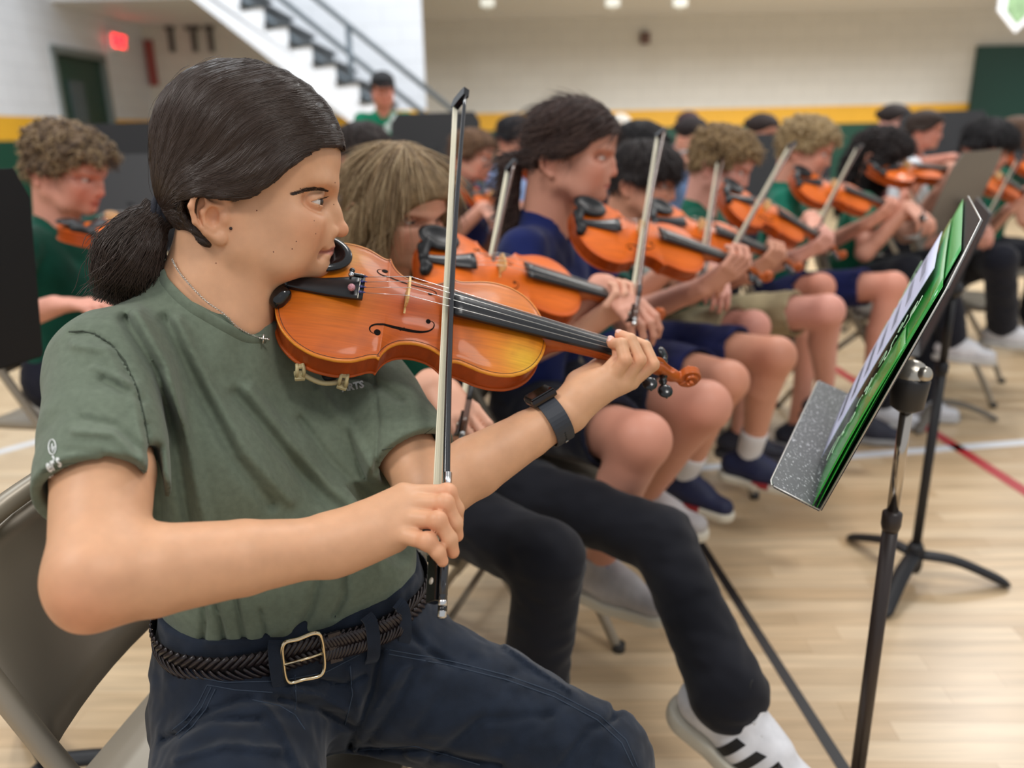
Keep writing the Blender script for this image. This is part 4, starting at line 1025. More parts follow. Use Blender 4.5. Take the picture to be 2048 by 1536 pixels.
tcre = [([(1010, 1290), (1080, 1340), (1140, 1380)], 5, .003), ([(800, 1240), (850, 1300), (900, 1330)], 8, -.004), ([(330, 1480), (420, 1440), (520, 1440)], 9, -.005), ([(350, 1520), (450, 1490), (560, 1500)], 9, .004), ([(640, 1360), (690, 1370), (730, 1350)], 6, -.004), ([(860, 1520), (960, 1440), (1100, 1430)], 10, -.003), ([(1120, 1530), (1180, 1460), (1230, 1440)], 9, -.003), ([(750, 1420), (800, 1340), (860, 1320)], 7, .003),
    ([(700, 1490), (722, 1440), (745, 1380), (760, 1300)], 9, -.007), ([(740, 1480), (800, 1400), (830, 1330)], 10, -.004), ([(720, 1495), (850, 1500), (1000, 1530)], 8, -.004), ([(560, 1400), (640, 1420), (700, 1450)], 10, -.005), ([(700, 1340), (720, 1400), (715, 1460)], 9, .003),
    ([(520, 1400), (560, 1450), (600, 1536)], 10, .004), ([(380, 1440), (480, 1400), (560, 1400)], 9, -.004), ([(590, 1380), (640, 1390), (690, 1420)], 8, .0035), ([(830, 1460), (900, 1380), (940, 1320)], 12, -.0025), ([(900, 1500), (980, 1420), (1020, 1350)], 12, -.0022), ([(1000, 1500), (1090, 1440), (1140, 1400)], 12, -.002),
    ([(420, 1270), (700, 1240), (820, 1180)], 3, 0), ([(1230, 1420), (1200, 1480), (1180, 1530)], 12, -.003), ([(760, 1260), (800, 1290), (850, 1300)], 8, .003), ([(590, 1345), (588, 1400), (585, 1430)], 2.5, .0018)]
def tr_post(p, d):
    near = np.abs(d) < .03
    if not near.any(): return d
    q = p[near]; px = proj_px(q); out = np.zeros(len(q))
    for pts, w, a in tcre: out += -a*1.6*np.exp(-(polydist(px, pts)/w)**2)
    out += -(.0030*vnoise(q, 20, 12)+.0024*vnoise(q*A3((1, 1, 1.6)), 42, 13)+.0009*vnoise(q, 95, 14)); d = d.copy(); d[near] += out; return d
Tr.post = tr_post
navy = mat('navy_twill', (27, 35, 48), .85, .2, sheen=.15, var=.22, vscale=40, bump=.3, bscale=1300, bdist=.0006)
_t = time.time(); tro = sculpt_obj('trousers', Tr, .004, navy, hero); print('tro', time.time()-_t)
TB = bvh_of(tro)
def seam(bv, pts, r=.0011, m=None, name='seam', parent=None, lift=.0002, n=10):
    pp = []
    for a, b in zip(pts[:-1], pts[1:]):
        for t in np.linspace(0, 1, n, endpoint=False): pp.append(on_surface(bv, a[0]+(b[0]-a[0])*t, a[1]+(b[1]-a[1])*t, lift))
    pp.append(on_surface(bv, *pts[-1], lift)); pp = [p for p in pp if abs(CM.inverted().__matmul__(p).z+.95) > 1e-4]; mb = MB(); mb.tube(pp, r, 5); return localize(mb.build(name, m), parent)
stc = mat('navy_stitch', (44, 56, 72), .8)
for pts in ([(770, 1298), (900, 1322), (1010, 1350), (1110, 1385), (1200, 1432), (1252, 1480), (1275, 1534)], [(766, 1306), (900, 1331), (1010, 1359), (1108, 1394), (1194, 1440), (1243, 1486), (1266, 1534)], [(720, 1500), (830, 1492), (960, 1530)],
            [(415, 1370), (395, 1410), (370, 1440), (345, 1460)], [(423, 1374), (404, 1414), (378, 1446), (352, 1470)], [(431, 1378), (412, 1418), (386, 1452), (358, 1478)], [(415, 1370), (470, 1380), (545, 1385)], [(590, 1350), (592, 1400), (590, 1420)],
            [(945, 1262), (1000, 1275), (1060, 1310), (1120, 1330), (1175, 1352)], [(345, 1345), (450, 1365), (560, 1362), (650, 1345), (720, 1308)], [(505, 1400), (560, 1412), (590, 1430), (610, 1460)], [(700, 1330), (705, 1390), (690, 1450)]):
    seam(TB, pts, .0008, stc, 'seam', tro)
dk_ol = mat('olive_seam', (62, 70, 58), .9)
seam(SB, [(138, 664), (165, 662), (190, 668), (220, 686), (250, 722), (276, 780), (290, 840), (298, 895)], .0009, dk_ol, 'shoulder_seam', shirt, 0)
seam(SB, [(84, 945), (140, 932), (200, 930), (260, 936), (296, 950)], .0006, dk_ol, 'hem_stitch', shirt, 0); seam(SB, [(84, 940), (140, 927), (200, 925), (260, 931), (296, 945)], .0005, dk_ol, 'hem_stitch', shirt, 0)
seam(SB, [(764, 900), (800, 892), (840, 874), (866, 856)], .0006, dk_ol, 'hem_stitch', shirt, 0)
# pocket flap and belt loops
def strap(path, wdir, w, th, m, name, parent):
    """flat band along world points; wdir(p,i) -> width direction, outward normal from camera side"""
    V = []; F = []; n = len(path)
    for i, p in enumerate(path):
        t = (path[min(i+1, n-1)]-path[max(i-1, 0)]).normalized(); wd = wdir(p, i); wd = (wd-t*wd.dot(t)).normalized(); nn = t.cross(wd)
        for (a, b) in ((-1, -1), (1, -1), (1, 1), (-1, 1)): V.append(p+wd*a*w/2+nn*b*th/2)
    for i in range(n-1):
        for k in range(4): F.append((i*4+k, i*4+(k+1) % 4, (i+1)*4+(k+1) % 4, (i+1)*4+k))
    F += [(0, 3, 2, 1), tuple((n-1)*4+k for k in range(4))]
    mb = MB(); mb.add(V, F); return localize(mb.build(name, m), parent)
# ---- belt: braided leather around the waist
_rr = {}
def _hit(a):
    k = round(a, 2)
    if k not in _rr:
        h = TB.ray_cast(CW-UPW*.012, (sax*math.cos(k)+fax*math.sin(k)).normalized()); _rr[k] = h[3] if h[0] is not None else .11
    return _rr[k]
def ring_pt(a, rad=0.0, dz=0.0):
    r = sum(_hit(a+o) for o in (-.24, -.12, 0, .12, .24))/5+.0035; d = (sax*math.cos(a)+fax*math.sin(a)).normalized()
    return CW+d*(r+rad)+UPW*(dz-.012)
lea = mat('braided_leather', (38, 30, 32), .38, .5, var=.2, vscale=200)
belt = thing('belt', None, None, CW); belt.parent = hero; belt.matrix_basis = parent_world(hero).inverted() @ Matrix.Translation(CW)
angs = np.linspace(-.9, math.pi+1.0, 66)
bh = .031
mb = MB()
for i in range(len(angs)-1):      # dark core
    a, b = angs[i], angs[i+1]
    vs = [ring_pt(a, .0, -bh/2), ring_pt(b, .0, -bh/2), ring_pt(b, .0, bh/2), ring_pt(a, .0, bh/2)]; mb.add(vs, [(0, 1, 2, 3)], True)
localize(mb.build('belt_core', mat('belt_core', (18, 14, 16), .6)), belt)
mb = MB()
def braid(fn, cnt):
    for i in range(cnt):
        for row, (z0, z1) in enumerate(((-bh*.5, -bh*.02), (bh*.02, bh*.5))):
            for sub in (0,):
                u = i+(.5 if row else 0); lean = .9 if row == 0 else -.9
                pts = []
                for t in np.linspace(0, 1, 5):
                    zz = z0+(z1-z0)*t; uu = u+(t*2.0-.6 if row == 0 else (1-t)*2.0-.6)
                    pts.append(fn(uu, .0014+.0018*math.sin(math.pi*t), zz))
                mb.tube(pts, .0027, 6, flat=(fn(u, .01, 0)-fn(u, 0, 0), .42))
aa = np.linspace(-.5, math.pi+.7, 72)
braid(lambda u, r, z: ring_pt(-.5+u*(math.pi+1.2)/72, r, z), 72)
localize(mb.build('braid', lea), belt)
# buckle, keeper, loose end
def ang_of(px):
    best = min(np.linspace(-.2, math.pi+.3, 400), key=lambda a: abs(proj_px(np.array([ring_pt(a, .004)]))[0, 0]-px)+(0 if fax.dot(ring_pt(a)-CW) > -.02 else 999)); return best
aB = ang_of(604)
bpt = [ring_pt(aB+da, .007+.002*abs(da)*10, z) for da, z in ((.17, -.022), (.17, .022), (-.16, .021), (-.16, .021))]
gold = mat('buckle_metal', (212, 196, 164), .18, metal=1)
path = [ring_pt(ang_of(638), .012, .026), ring_pt(ang_of(600), .0125, .026), ring_pt(ang_of(572), .011, .024), ring_pt(ang_of(568), .011, .0), ring_pt(ang_of(572), .011, -.024), ring_pt(ang_of(600), .0125, -.026), ring_pt(ang_of(638), .012, -.026), ring_pt(ang_of(644), .010, 0)]
mb = MB(); mb.tube(catmull(path, 6, True), .0024, 8, closed=True); mb.tube([ring_pt(ang_of(570), .0125, 0), ring_pt(ang_of(610), .0135, 0), ring_pt(ang_of(640), .0130, 0)], .0017, 8); localize(mb.build('buckle', gold), belt)
aK = ang_of(668); strap([ring_pt(aK, .0075, z) for z in (-.019, -.01, 0, .01, .019)], lambda p, i: sax, .014, .003, mat('keeper_leather', (40, 32, 36), .4), 'keeper', belt)
mb = MB(); braid(lambda u, r, z: ring_pt(ang_of(640)+(ang_of(812)-ang_of(640))*u/26, r+.0065, z), 26); localize(mb.build('braid', lea), belt)
for px_ in (556, 738, 800):
    a0 = ang_of(px_); pts = [ring_pt(a0, .003, -.036), ring_pt(a0, .009, -.024), ring_pt(a0, .0115, 0), ring_pt(a0, .009, .020), ring_pt(a0, .002, .026)]
    strap(catmull(pts, 4), lambda p, i: sax, .015, .0022, navy, 'belt_loop', tro)
# ---- watch on the left wrist
ax_ = (WRL-ELL).normalized(); wc = P(1104, 842, .995); wc = ELL+ax_*((wc-ELL).dot(ax_)); up_ = P(1080, 800, .985)-wc; up_ = (up_-ax_*up_.dot(ax_)).normalized(); sd_ = ax_.cross(up_)
watch = thing('wristwatch', None, None, wc); watch.parent = hero; watch.matrix_basis = parent_world(hero).inverted() @ Matrix.Translation(wc)
wr_ = .0305
pts = [wc+up_*wr_*.98*math.cos(a)+sd_*wr_*1.02*math.sin(a) for a in np.linspace(0, 2*math.pi, 41)[:-1]]
V = []; F = []
for i, p in enumerate(pts):
    n_ = (p-wc).normalized(); w = .012
    for (a, b) in ((-1, 0), (1, 0), (1, .0022), (-1, .0022)): V.append(p+ax_*a*w+n_*b)
m_ = len(pts)
for i in range(m_):
    j = (i+1) % m_
    for k in range(4): F.append((i*4+k, i*4+(k+1) % 4, j*4+(k+1) % 4, j*4+k))
mb = MB(); mb.add(V, F, False); localize(mb.build('watch_strap', mat('watch_rubber', (38, 42, 50), .55)), watch)
R = Matrix((ax_, sd_, up_)).transposed()
mb = MB(); mb.box(wc+up_*(wr_+.0045), (.035, .031, .0095), R, .0042); localize(mb.build('watch_case', mat('watch_steel', (64, 60, 60), .15, metal=1)), watch)
mb = MB(); mb.box(wc+up_*(wr_+.0095), (.031, .027, .0028), R, .0012); localize(mb.build('watch_glass', mat('watch_glass', (8, 8, 10), .05, .8)), watch)
mb = MB(); mb.lathe([(.003, 0), (.0034, .0015), (.003, .003)], wc+up_*(wr_+.005)-sd_*.0, ax_); localize(mb.build('watch_crown', mat('watch_steel', (64, 60, 60))), watch)
mb = MB()
cv = -(wc-O_).normalized(); vis = (cv-ax_*cv.dot(ax_)).normalized(); bt = (-up_*.75+vis*.66).normalized()
for k in range(4):
    d_ = (bt*math.cos(.17*k)+vis*math.sin(.17*k)); d_.normalize(); c = wc+d_*(wr_*1.0+.0022); mb.lathe([(.0013, 0), (.0012, .0006)], c, d_, 10)
localize(mb.build('strap_hole', mat('hole_black', (6, 6, 8), .6)), watch)
mb = MB(); d_ = (bt*math.cos(.2)-vis*math.sin(.2)).normalized(); mb.lathe([(.0026, 0), (.0026, .001), (.001, .0016)], wc+d_*(wr_+.0022), d_, 12); localize(mb.build('strap_stud', mat('stud_steel', (150, 150, 150), .2, metal=1)), watch)
# ---- finger nails
mb = MB()
for q in lh.values():
    tip, dj = P(*q[3]), P(*q[2]); d = (tip-dj).normalized(); R = frame(d, camdir((-.1, .6, .5))); mb.ball(tip+R @ Vector((.0005, 0, .0048)), (.0062, .0045, .0022), R, 10, 6)
localize(mb.build('fingernails', mat('nail', (226, 176, 160), .25, .5)), hero)
# ---- hair
c2 = lambda cx, cy: ((cx-760)*.2044/1000, (960-cy)*.2044/1000)
hl = [(1490, 585), (1430, 566), (1370, 562), (1300, 580), (1200, 648), (1110, 715), (1030, 778), (950, 845), (880, 872), (800, 882), (720, 868), (640, 858), (560, 872), (555, 930), (585, 990), (640, 1050), (700, 1098), (775, 1140), (800, 1152), (720, 1150), (640, 1140), (560, 1120), (480, 1050), (400, 960), (330, 800), (340, 300), (500, 20), (900, -20), (1300, 120), (1500, 400)]
HPOLY = [c2(*q) for q in hl]
Hr = Sculpt()
Hr.ell(mm(31, 0, 86), mm(107, 79, 93), k=.01); Hr.ell(mm(66, 0, 76), mm(72, 67, 64), k=.03); Hr.ell(mm(-22, 0, 28), mm(52, 66, 56), k=.03)
for s in (1, -1):
    Hr.cap(mm(52, s*60, 44), mm(-10, s*66, 22), .022, .018, .03); Hr.cap(mm(-20, s*58, 10), mm(-18, s*56, -24), .020, .009, .03)
Hr.fn(lambda p: poly_sdf(p[:, [0, 2]], HPOLY), op='i', k=.004)
def hair_post(p, d):
    q = p; th = np.arctan2(q[:, 2]-.0, q[:, 0]+.075)
    r = np.sqrt((q[:, 2])**2+(q[:, 0]+.075)**2)
    w = np.sin(th*95+8*vnoise(q, 9, 3))*.5+np.sin(th*41+q[:, 1]*60+5*vnoise(q, 14, 4)); return d-.0007*w*np.clip(r/.06, 0, 1)
Hr.post = hair_post
hairm = mat('dark_hair', (34, 24, 19), .42, .45, var=.3, vscale=60)
hair = sculpt_obj('hair', Hr, .0028, hairm, hero, local=HM)
me = hair.data; M_ = parent_world(hero); HB = BVHTree.FromPolygons([HM.inverted() @ (M_ @ v.co) for v in me.vertices], [tuple(p.vertices) for p in me.polygons])
rnd = random.Random(3)
def scalp(x, z, lift):
    h = HB.ray_cast(Vector((x, -.3, z)), Vector((0, 1, 0)))
    if h[0] is None or h[0].y > .0: h = HB.find_nearest(Vector((x, -.004, z)))
    n = h[1]; return h[0]+(n if n.y < .3 or True else -n)*lift
curves = []
st_line = [(1452, 572), (1440, 480), (1392, 378), (1318, 288), (1224, 212), (1130, 160), (1012, 114), (880, 80), (760, 60)]
B0 = [(1210, 655), (960, 850), (640, 866), (425, 945)]; B1 = [(560, 115), (425, 320), (378, 640), (405, 925)]
sl3 = catmull([Vector((a, b, 0)) for a, b in st_line], 12)
def strand2d(u, j=1.0):
    s = sl3[min(int(u*(len(sl3)-1)), len(sl3)-1)]
    pts = [Vector((s.x, s.y, 0))]
    for a, b in zip(B0, B1):
        uu = u**.85; pts.append(Vector((a[0]+(b[0]-a[0])*uu, a[1]+(b[1]-a[1])*uu, 0)))
    off = Vector((rnd.gauss(0, 6), rnd.gauss(0, 6), 0))*j
    return [p+off*(.3 if i in (0, 4) else 1)+Vector((rnd.gauss(0, 4), rnd.gauss(0, 4), 0))*j for i, p in enumerate(pts)]
for k in range(3800):
    u = rnd.random(); pts = catmull(strand2d(u, 1.0 if rnd.random() < .93 else 3.5), 5); w = []; lf = rnd.uniform(.0001, .0014)
    ph = rnd.random()*6
    i0 = int(rnd.random()*4) if rnd.random() < .3 else 0
    for i, p in enumerate(pts[i0:]): x, z = c2(p.x, p.y); w.append(scalp(x, z, lf+.0003*math.sin(i*.9+ph)))
    curves.append((w, .00023+.00016*rnd.random()))
for k in range(700):        # the far side of the parting
    u = rnd.random(); pts = catmull(strand2d(u), 5)[:9]; w = []
    for p in pts:
        x, z = c2(p.x, p.y); h = HB.ray_cast(Vector((x, .3, z)), Vector((0, -1, 0)))
        if h[0] is None: h = HB.find_nearest(Vector((x, .004, z)))
        w.append(h[0]+h[1]*.0008)
    curves.append((w, .0003))
# behind the ear and nape, up to the tie
for k in range(1100):
    t = rnd.random()
    if t < .45: s0 = (580+rnd.gauss(0, 14), 865+rnd.random()*20); e0 = (700+rnd.gauss(0, 60), 1100+rnd.gauss(0, 25)); m0 = (575+rnd.gauss(0, 22), 985+rnd.gauss(0, 14)); m1 = (630+rnd.gauss(0, 26), 1060)
    else:
        s0 = (430+rnd.gauss(0, 12), 945+rnd.gauss(0, 22)); e0 = (490+rnd.random()*270, 1090+rnd.random()*55); m0 = (500+rnd.gauss(0, 20), 930+rnd.random()*90); m1 = ((m0[0]*.45+e0[0]*.55)-10, (m0[1]+e0[1])/2+10)
    pts = catmull([Vector((a, b, 0)) for a, b in (s0, m0, m1, e0)], 5); w = [scalp(*c2(p.x, p.y), .0006+.001*rnd.random()) for p in pts]; curves.append((w, .0003))
# loose wisps below the ear lobe and fly-aways
for k in range(260):
    x0 = 610+rnd.random()*120; pts = catmull([Vector((a, b, 0)) for a, b in ((x0-50, 1050), (x0, 1095), (x0+50, 1125+rnd.random()*15), (x0+80+rnd.random()*70, 1130+rnd.random()*34))], 5); curves.append(([scalp(*c2(p.x, p.y), .002) for p in pts], .0002))
for k in range(90):
    u = rnd.random(); pts = catmull(strand2d(u, 5), 5); i = rnd.randint(0, 12); w = [scalp(*c2(p.x, p.y), .003+.002*math.sin(j*.8+k)) for j, p in enumerate(pts[i:i+7])]; curves.append((w, .00016))
# ponytail
pt2 = [(415, 935, 8), (345, 1005, 24), (275, 1090, 34), (205, 1190, 34), (140, 1300, 30), (85, 1430, 20)]
PT = [Vector((c2(a, b)[0], -.004-.004*i, c2(a, b)[1])) for i, (a, b, r) in enumerate(pt2)]; PR = [.011, .021, .030, .034, .028, .010]
Pn = Sculpt(); Pn.chain(PT[:5], [r*.74 for r in PR[:4]]+[.012], .012); 0
Pn.post = lambda p, d: d-.002*vnoise(p*A3((1, 1, .6)), 60, 8)
pony = sculpt_obj('ponytail', Pn, .004, hairm, hero, local=HM)
for k in range(2400):
    a = rnd.random()*2*math.pi; rr_ = .72+.42*math.sqrt(rnd.random()); w = []; n = 5+rnd.random()*1.2; ph = rnd.random()*6; am = rnd.random()*.004; flare = rnd.gauss(0, .004)
    cp = catmull(PT, 4)
    endi = min(len(cp)-1, int(13+rnd.random()*8))
    for i, c in enumerate(cp[:endi+1]):
        f_ = i/4; r = PR[min(int(f_), 5)]+(PR[min(int(f_)+1, 5)]-PR[min(int(f_), 5)])*(f_-int(f_)); t = (cp[min(i+1, len(cp)-1)]-cp[max(i-1, 0)]).normalized(); u_ = Vector((0, 1, 0)); v_ = t.cross(u_).normalized()
        fl = 1+.0*i; q = c+(u_*math.cos(a)+v_*math.sin(a))*max(r, .016)*rr_+v_*am*math.sin(i*.55+ph)+(v_*flare*4+u_*flare*2+Vector((.016, 0, -.006))*(1-math.sin(a)))*(i/len(cp))**2
        w.append(q)
    curves.append((w, .00033))
cu = bpy.data.curves.new('hair_strands', 'CURVE'); cu.dimensions = '3D'; cu.bevel_depth = 1.0; cu.bevel_resolution = 0; cu.resolution_u = 1; cu.use_fill_caps = False
for w, r in curves:
    sp = cu.splines.new('POLY'); sp.points.add(len(w)-1); co = []
    for p in w: co += [p.x, p.y, p.z, 1]
    sp.points.foreach_set('co', co); n = len(w); sp.points.foreach_set('radius', [r*(1 if 0 < i < n-1 else .5) for i in range(n)])
so = bpy.data.objects.new('hair_strands', cu); COL.objects.link(so)
hs_m = mat('hair_strand', (54, 39, 30), .36, .5); cu.materials.append(hs_m); so.parent = hero; so.matrix_basis = parent_world(hero).inverted() @ HM
so['kind'] = 'stuff'
mb = MB()
for j in range(3): mb.tube([PT[0]+Vector((.006-.006*j, 0, 0))+Vector((.25, 0, 1)).normalized()*.0145*math.cos(a)+Vector((0, 1, 0))*.0145*math.sin(a) for a in np.linspace(0, 2*math.pi, 17)[:-1]], .0055, 8, closed=True)
t_ = mb.build('hair_tie', mat('scrunchie', (24, 26, 38), .8, bump=.5, bscale=300)); t_.matrix_basis = HM; localize(t_, hero)
# brows and lashes
FB = BVHTree.FromPolygons([HM.inverted() @ (M_ @ v.co) for v in body.data.vertices], [tuple(p.vertices) for p in body.data.polygons])
mb = MB(); bl = [(1140, 838), (1185, 822), (1230, 808), (1275, 800), (1320, 803), (1352, 812)]
def face_pt(cx, cy, lift=.0003):
    x, z = c2(cx, cy); h = FB.ray_cast(Vector((x, -.3, z)), Vector((0, 1, 0)))
    return (h[0]+h[1]*lift) if h[0] is not None else Vector((x, -.01, z))
for k in range(360):
    t = rnd.random()*4.999; i = int(t); a = bl[i]; b = bl[i+1]; f_ = t-i; th = (5+9*math.sin(math.pi*min(1, .15+t/6.0)))
    x = a[0]+(b[0]-a[0])*f_+rnd.gauss(0, 2); y = a[1]+(b[1]-a[1])*f_+rnd.uniform(-.5, .5)*th*1.3+3
    L_ = 24; p0 = face_pt(x, y); p1 = face_pt(x-L_*.8, y-3-6*rnd.random()+2, .0006); mb.tube([p0, (p0+p1)/2+Vector((0, -.0002, 0)), p1], [.00018, .00016, .00006], 4, cap=False)
o = mb.build('eyebrow', mat('brow_hair', (40, 28, 22), .5)); o.matrix_basis = HM; localize(o, hero)
for s in (1, -1):
    mb = MB()
    for k in range(26):
        a = -1.0+2.1*k/25; c = Vector((math.cos(a)*.0136, s*-math.sin(a)*.0136*-1, .0033*(1-(math.sin(a))**2)+.001)); c0 = Vector((.101, s*.031, .018)); d = Vector((math.cos(a), s*math.sin(a), 0)).normalized(); b = c0+Vector((d.x*.0138, d.y*.0138, .0034*(1-(a/1.2)**2)+.0004))
        mb.tube([b, b+d*.003+Vector((0, 0, .0002)), b+d*.0062+Vector((0, 0, .0022))], [.00026, .0002, .00006], 4, cap=False)
    o = mb.build('eyelashes', mat('lash', (16, 12, 10), .5)); o.matrix_basis = HM; localize(o, hero)
ml = mat('mole_brown', (122, 78, 58), .6)
for cx, cy, r_ in ((940, 930, .0012), (1182, 806, .0012), (1145, 1100, .0011), (1120, 1142, .0012), (1256, 1058, .0010), (1017, 1158, .0011), (1388, 765, .0012), (1384, 890, .0011), (1250, 985, .0009), (706, 1218, .0010)):
    q_ = face_pt(cx, cy, .0); mb = MB(); mb.ball(q_, (r_*.7, .0004, r_*.7), nu=10, nv=6); o = mb.build('mole', ml); o.matrix_basis = HM; localize(o, hero)
mb = MB(); x, z = c2(798, 1028); h = FB.ray_cast(Vector((x, -.3, z)), Vector((0, 1, 0))); mb.ball(h[0]+Vector((0, -.0006, 0)), .0018, nu=10, nv=8); o = mb.build('ear_stud', mat('stud_dark', (40, 26, 30), .2)); o.matrix_basis = HM; localize(o, hero)
# ---------------------------------------------------------------- folding chairs
beige = mat('chair_beige', (150, 140, 124), .38, .5, metal=.25)
def chair_parts(root, metal=beige):
    """faces +x, seat top at z .44, origin on the floor under the seat"""
    for y in (-.21, .21):
        mb = MB(); mb.tube(catmull([(.25, y, .0), (.17, y, .16), (-.10, y*.98, .60), (-.17, y*.97, .76), (-.175, y*.7, .815), (-.175, 0, .83)], 6), .0125, 10); mb.build('front_leg_frame', metal, root)
        mb = MB(); mb.tube([(-.27, y*.93, .0), (-.12, y*.9, .22), (.10, y*.88, .42)], .0115, 10); mb.build('leg', metal, root)
        for (x_, y_) in ((.25, y), (-.27, y*.93)): mb = MB(); mb.lathe([(.016, 0), (.016, .02)], (x_, y_, 0)); mb.build('rubber_foot', mat('rubber', (50, 48, 46), .7), root)
    V = []; F = []; n = 10; m = 8
    for i in range(n+1):
        for k in range(m+1):
            u = -1+2*i/n; v = k/m; w = .195*(1-.0*v); x = -.105-.058*v-.028*(1-u*u)-.006; z = .57+.23*v; 
            V.append((x-.015*math.sin(v*3.14), u*w, z-(.03*(abs(u)**4) if v > .99 else 0)))
    F = [(i*(m+1)+k, (i+1)*(m+1)+k, (i+1)*(m+1)+k+1, i*(m+1)+k+1) for i in range(n) for k in range(m)]
    mb = MB(); mb.add(V, F, True); o = mb.build('backrest', metal, root); md = o.modifiers.new('s', 'SOLIDIFY'); md.thickness = .006; md.offset = 0
    V = []; F = []
    for i in range(n+1):
        for k in range(m+1):
            u = -1+2*i/n; v = -1+2*k/m; V.append((.02+.20*v, .195*u*(1-.04*v), .435-.012*(1-u*u)*(1-v*v)-.02*max(0, v-.7)))
    mb = MB(); mb.add(V, [(i*(m+1)+k, (i+1)*(m+1)+k, (i+1)*(m+1)+k+1, i*(m+1)+k+1) for i in range(n) for k in range(m)], True); o = mb.build('seat', metal, root); md = o.modifiers.new('s', 'SOLIDIFY'); md.thickness = .02; md.offset = -1
    for (x, z) in ((.13, .22), (-.2, .12)):
        mb = MB(); mb.tube([(x+.02, -.2, z), (x+.02, .2, z)], .008, 8); mb.build('crossbar', metal, root)
chair_proto = None
def add_chair(x, y, ang, label, group='beige folding chairs under the players'):
    global chair_proto
    if chair_proto is None:
        c = thing('folding_chair', label, 'chair', (x, y, 0), group); chair_parts(c); chair_proto = c
    else: c = copy_tree(chair_proto); c['label'] = label; c['group'] = group
    c.location = (x, y, 0); c.rotation_euler = (0, 0, ang); return c
hf = (fax*.55+sax*.80).normalized()
add_chair(CW.x-hf.x*.10, CW.y-hf.y*.10, math.atan2(hf.y, hf.x), 'beige folding chair under the olive shirt player, its backrest curving at far left')
# ---------------------------------------------------------------- music stands
stm = mat('stand_black', (34, 33, 34), .45, .5, bump=.05, bscale=500)
def make_stand_base(root, top, m, foot_ang=0.3, z0=0.0, tube_lo=.0112, tube_hi=.0085, zsplit=.62, chrome=True):
    """vertical pole under top (world), three curved feet"""
    b = Vector((top.x, top.y, z0)); L_ = lambda v: v-root.location
    mb = MB(); mb.tube([L_(b+Vector((0, 0, .06))), L_(b+Vector((0, 0, zsplit)))], tube_lo, 16); mb.lathe([(tube_lo, -.03), (tube_lo*1.25, -.02), (tube_lo*1.25, .0), (tube_lo*.8, .004)], L_(b+Vector((0, 0, zsplit)))); mb.build('lower_pole', m, root)
    mb = MB(); mb.tube([L_(b+Vector((0, 0, zsplit))), L_(top)], tube_hi, 16); mb.build('upper_pole', mat('stand_chrome', (190, 182, 172), .15, metal=1) if chrome else m, root)
    mb = MB(); mb.lathe([(.018, .03), (.022, .045), (.022, .10), (.016, .115)], L_(b)); mb.build('hub', m, root)
    for k in range(3):
        a = foot_ang+k*2*math.pi/3; d = Vector((math.cos(a), math.sin(a), 0)); mb = MB()
        pts = catmull([L_(b+d*.015+Vector((0, 0, .08))), L_(b+d*.10+Vector((0, 0, .07))), L_(b+d*.19+Vector((0, 0, .035))), L_(b+d*.245+Vector((0, 0, .008)))], 5)
        mb.tube(pts, [.021]*(len(pts)-3)+[.021, .018, .010], 10, flat=((0, 0, 1), .55)); mb.build('foot', m, root)
def make_desk(root, C, E1, E2, m, lipw=.065, edge=True):
    """C: lower near corner, E1: along the lip (width), E2: up the desk (height)"""
    n = E1.cross(E2).normalized(); 
    lo = root.location
    e1 = E1.normalized(); e2 = E2.normalized(); w = E1.length; h = E2.length
    side = 1 if n.dot(camdir((-1, 0, .2))) > 0 else -1; nl = n*side        # towards the player
    prof = [C+e1*.0, C+E1, C+E1+e2*h*.80, C+E1*.90+E2, C+E1*.10+E2, C+e2*h*.80]
    mb = MB(); mb.poly([p-lo for p in prof], -nl*.0022); mb.build('desk', m, root)
    lip = [C, C+E1, C+E1+nl*lipw*.9, C+E1-e1*.012+nl*lipw, C+e1*.012+nl*lipw, C+nl*lipw*.9]
    mb = MB(); mb.poly([p-lo for p in lip], -e2*.0022); mb.build('lip', m[1] if isinstance(m, list) else m, root)
    return nl
# the stand in front
sA = P(1553, 960, .95); sB = P(1650, 748, 1.37); sC = P(1640, 1020, .97); sD = P(1962, 440, .885)
E1 = (sB-sA); E2 = sD-sC; E2 = E2-E1.normalized()*E2.dot(E1.normalized())*.6
ctr = sC+E1*.5+E2*.38; 
tp_ = P(1822, 752, 1.12)
stand = thing('music_stand', 'black music stand with scratched lip holding a green folder, nearest at right', 'music stand', (tp_.x, tp_.y, 0))
scr_m = bpy.data.materials.new('scratched_black'); scr_m.use_nodes = True; _n2 = scr_m.node_tree; _N = _n2.nodes; _b = _N['Principled BSDF']
_tc = _N.new('ShaderNodeTexCoord'); _mp = _N.new('ShaderNodeMapping'); _mp.inputs['Scale'].default_value = (2.5, 1, 1); _nz = _N.new('ShaderNodeTexNoise'); _nz.inputs['Scale'].default_value = 140; _nz.inputs['Detail'].default_value = 6; _nz.inputs['Roughness'].default_value = .7
_cr = _N.new('ShaderNodeValToRGB'); _cr.color_ramp.elements[0].position = .585; _cr.color_ramp.elements[0].color = lin((58, 60, 64)); _cr.color_ramp.elements[1].position = .615; _cr.color_ramp.elements[1].color = lin((196, 198, 202))
_n2.links.new(_tc.outputs['Object'], _mp.inputs[0]); _n2.links.new(_mp.outputs[0], _nz.inputs['Vector']); _n2.links.new(_nz.outputs['Fac'], _cr.inputs[0]); _n2.links.new(_cr.outputs[0], _b.inputs['Base Color']); _b.inputs['Roughness'].default_value = .45
deskm = mat('desk_black', (40, 39, 41), .45, .5)
nl = make_desk(stand, sC, E1, E2, deskm)
for ch in stand.children:
    if ch.name.startswith('lip'): ch.data.materials.clear(); ch.data.materials.append(scr_m)
silver_edge = mat('bare_metal', (190, 188, 184), .4, metal=.8)
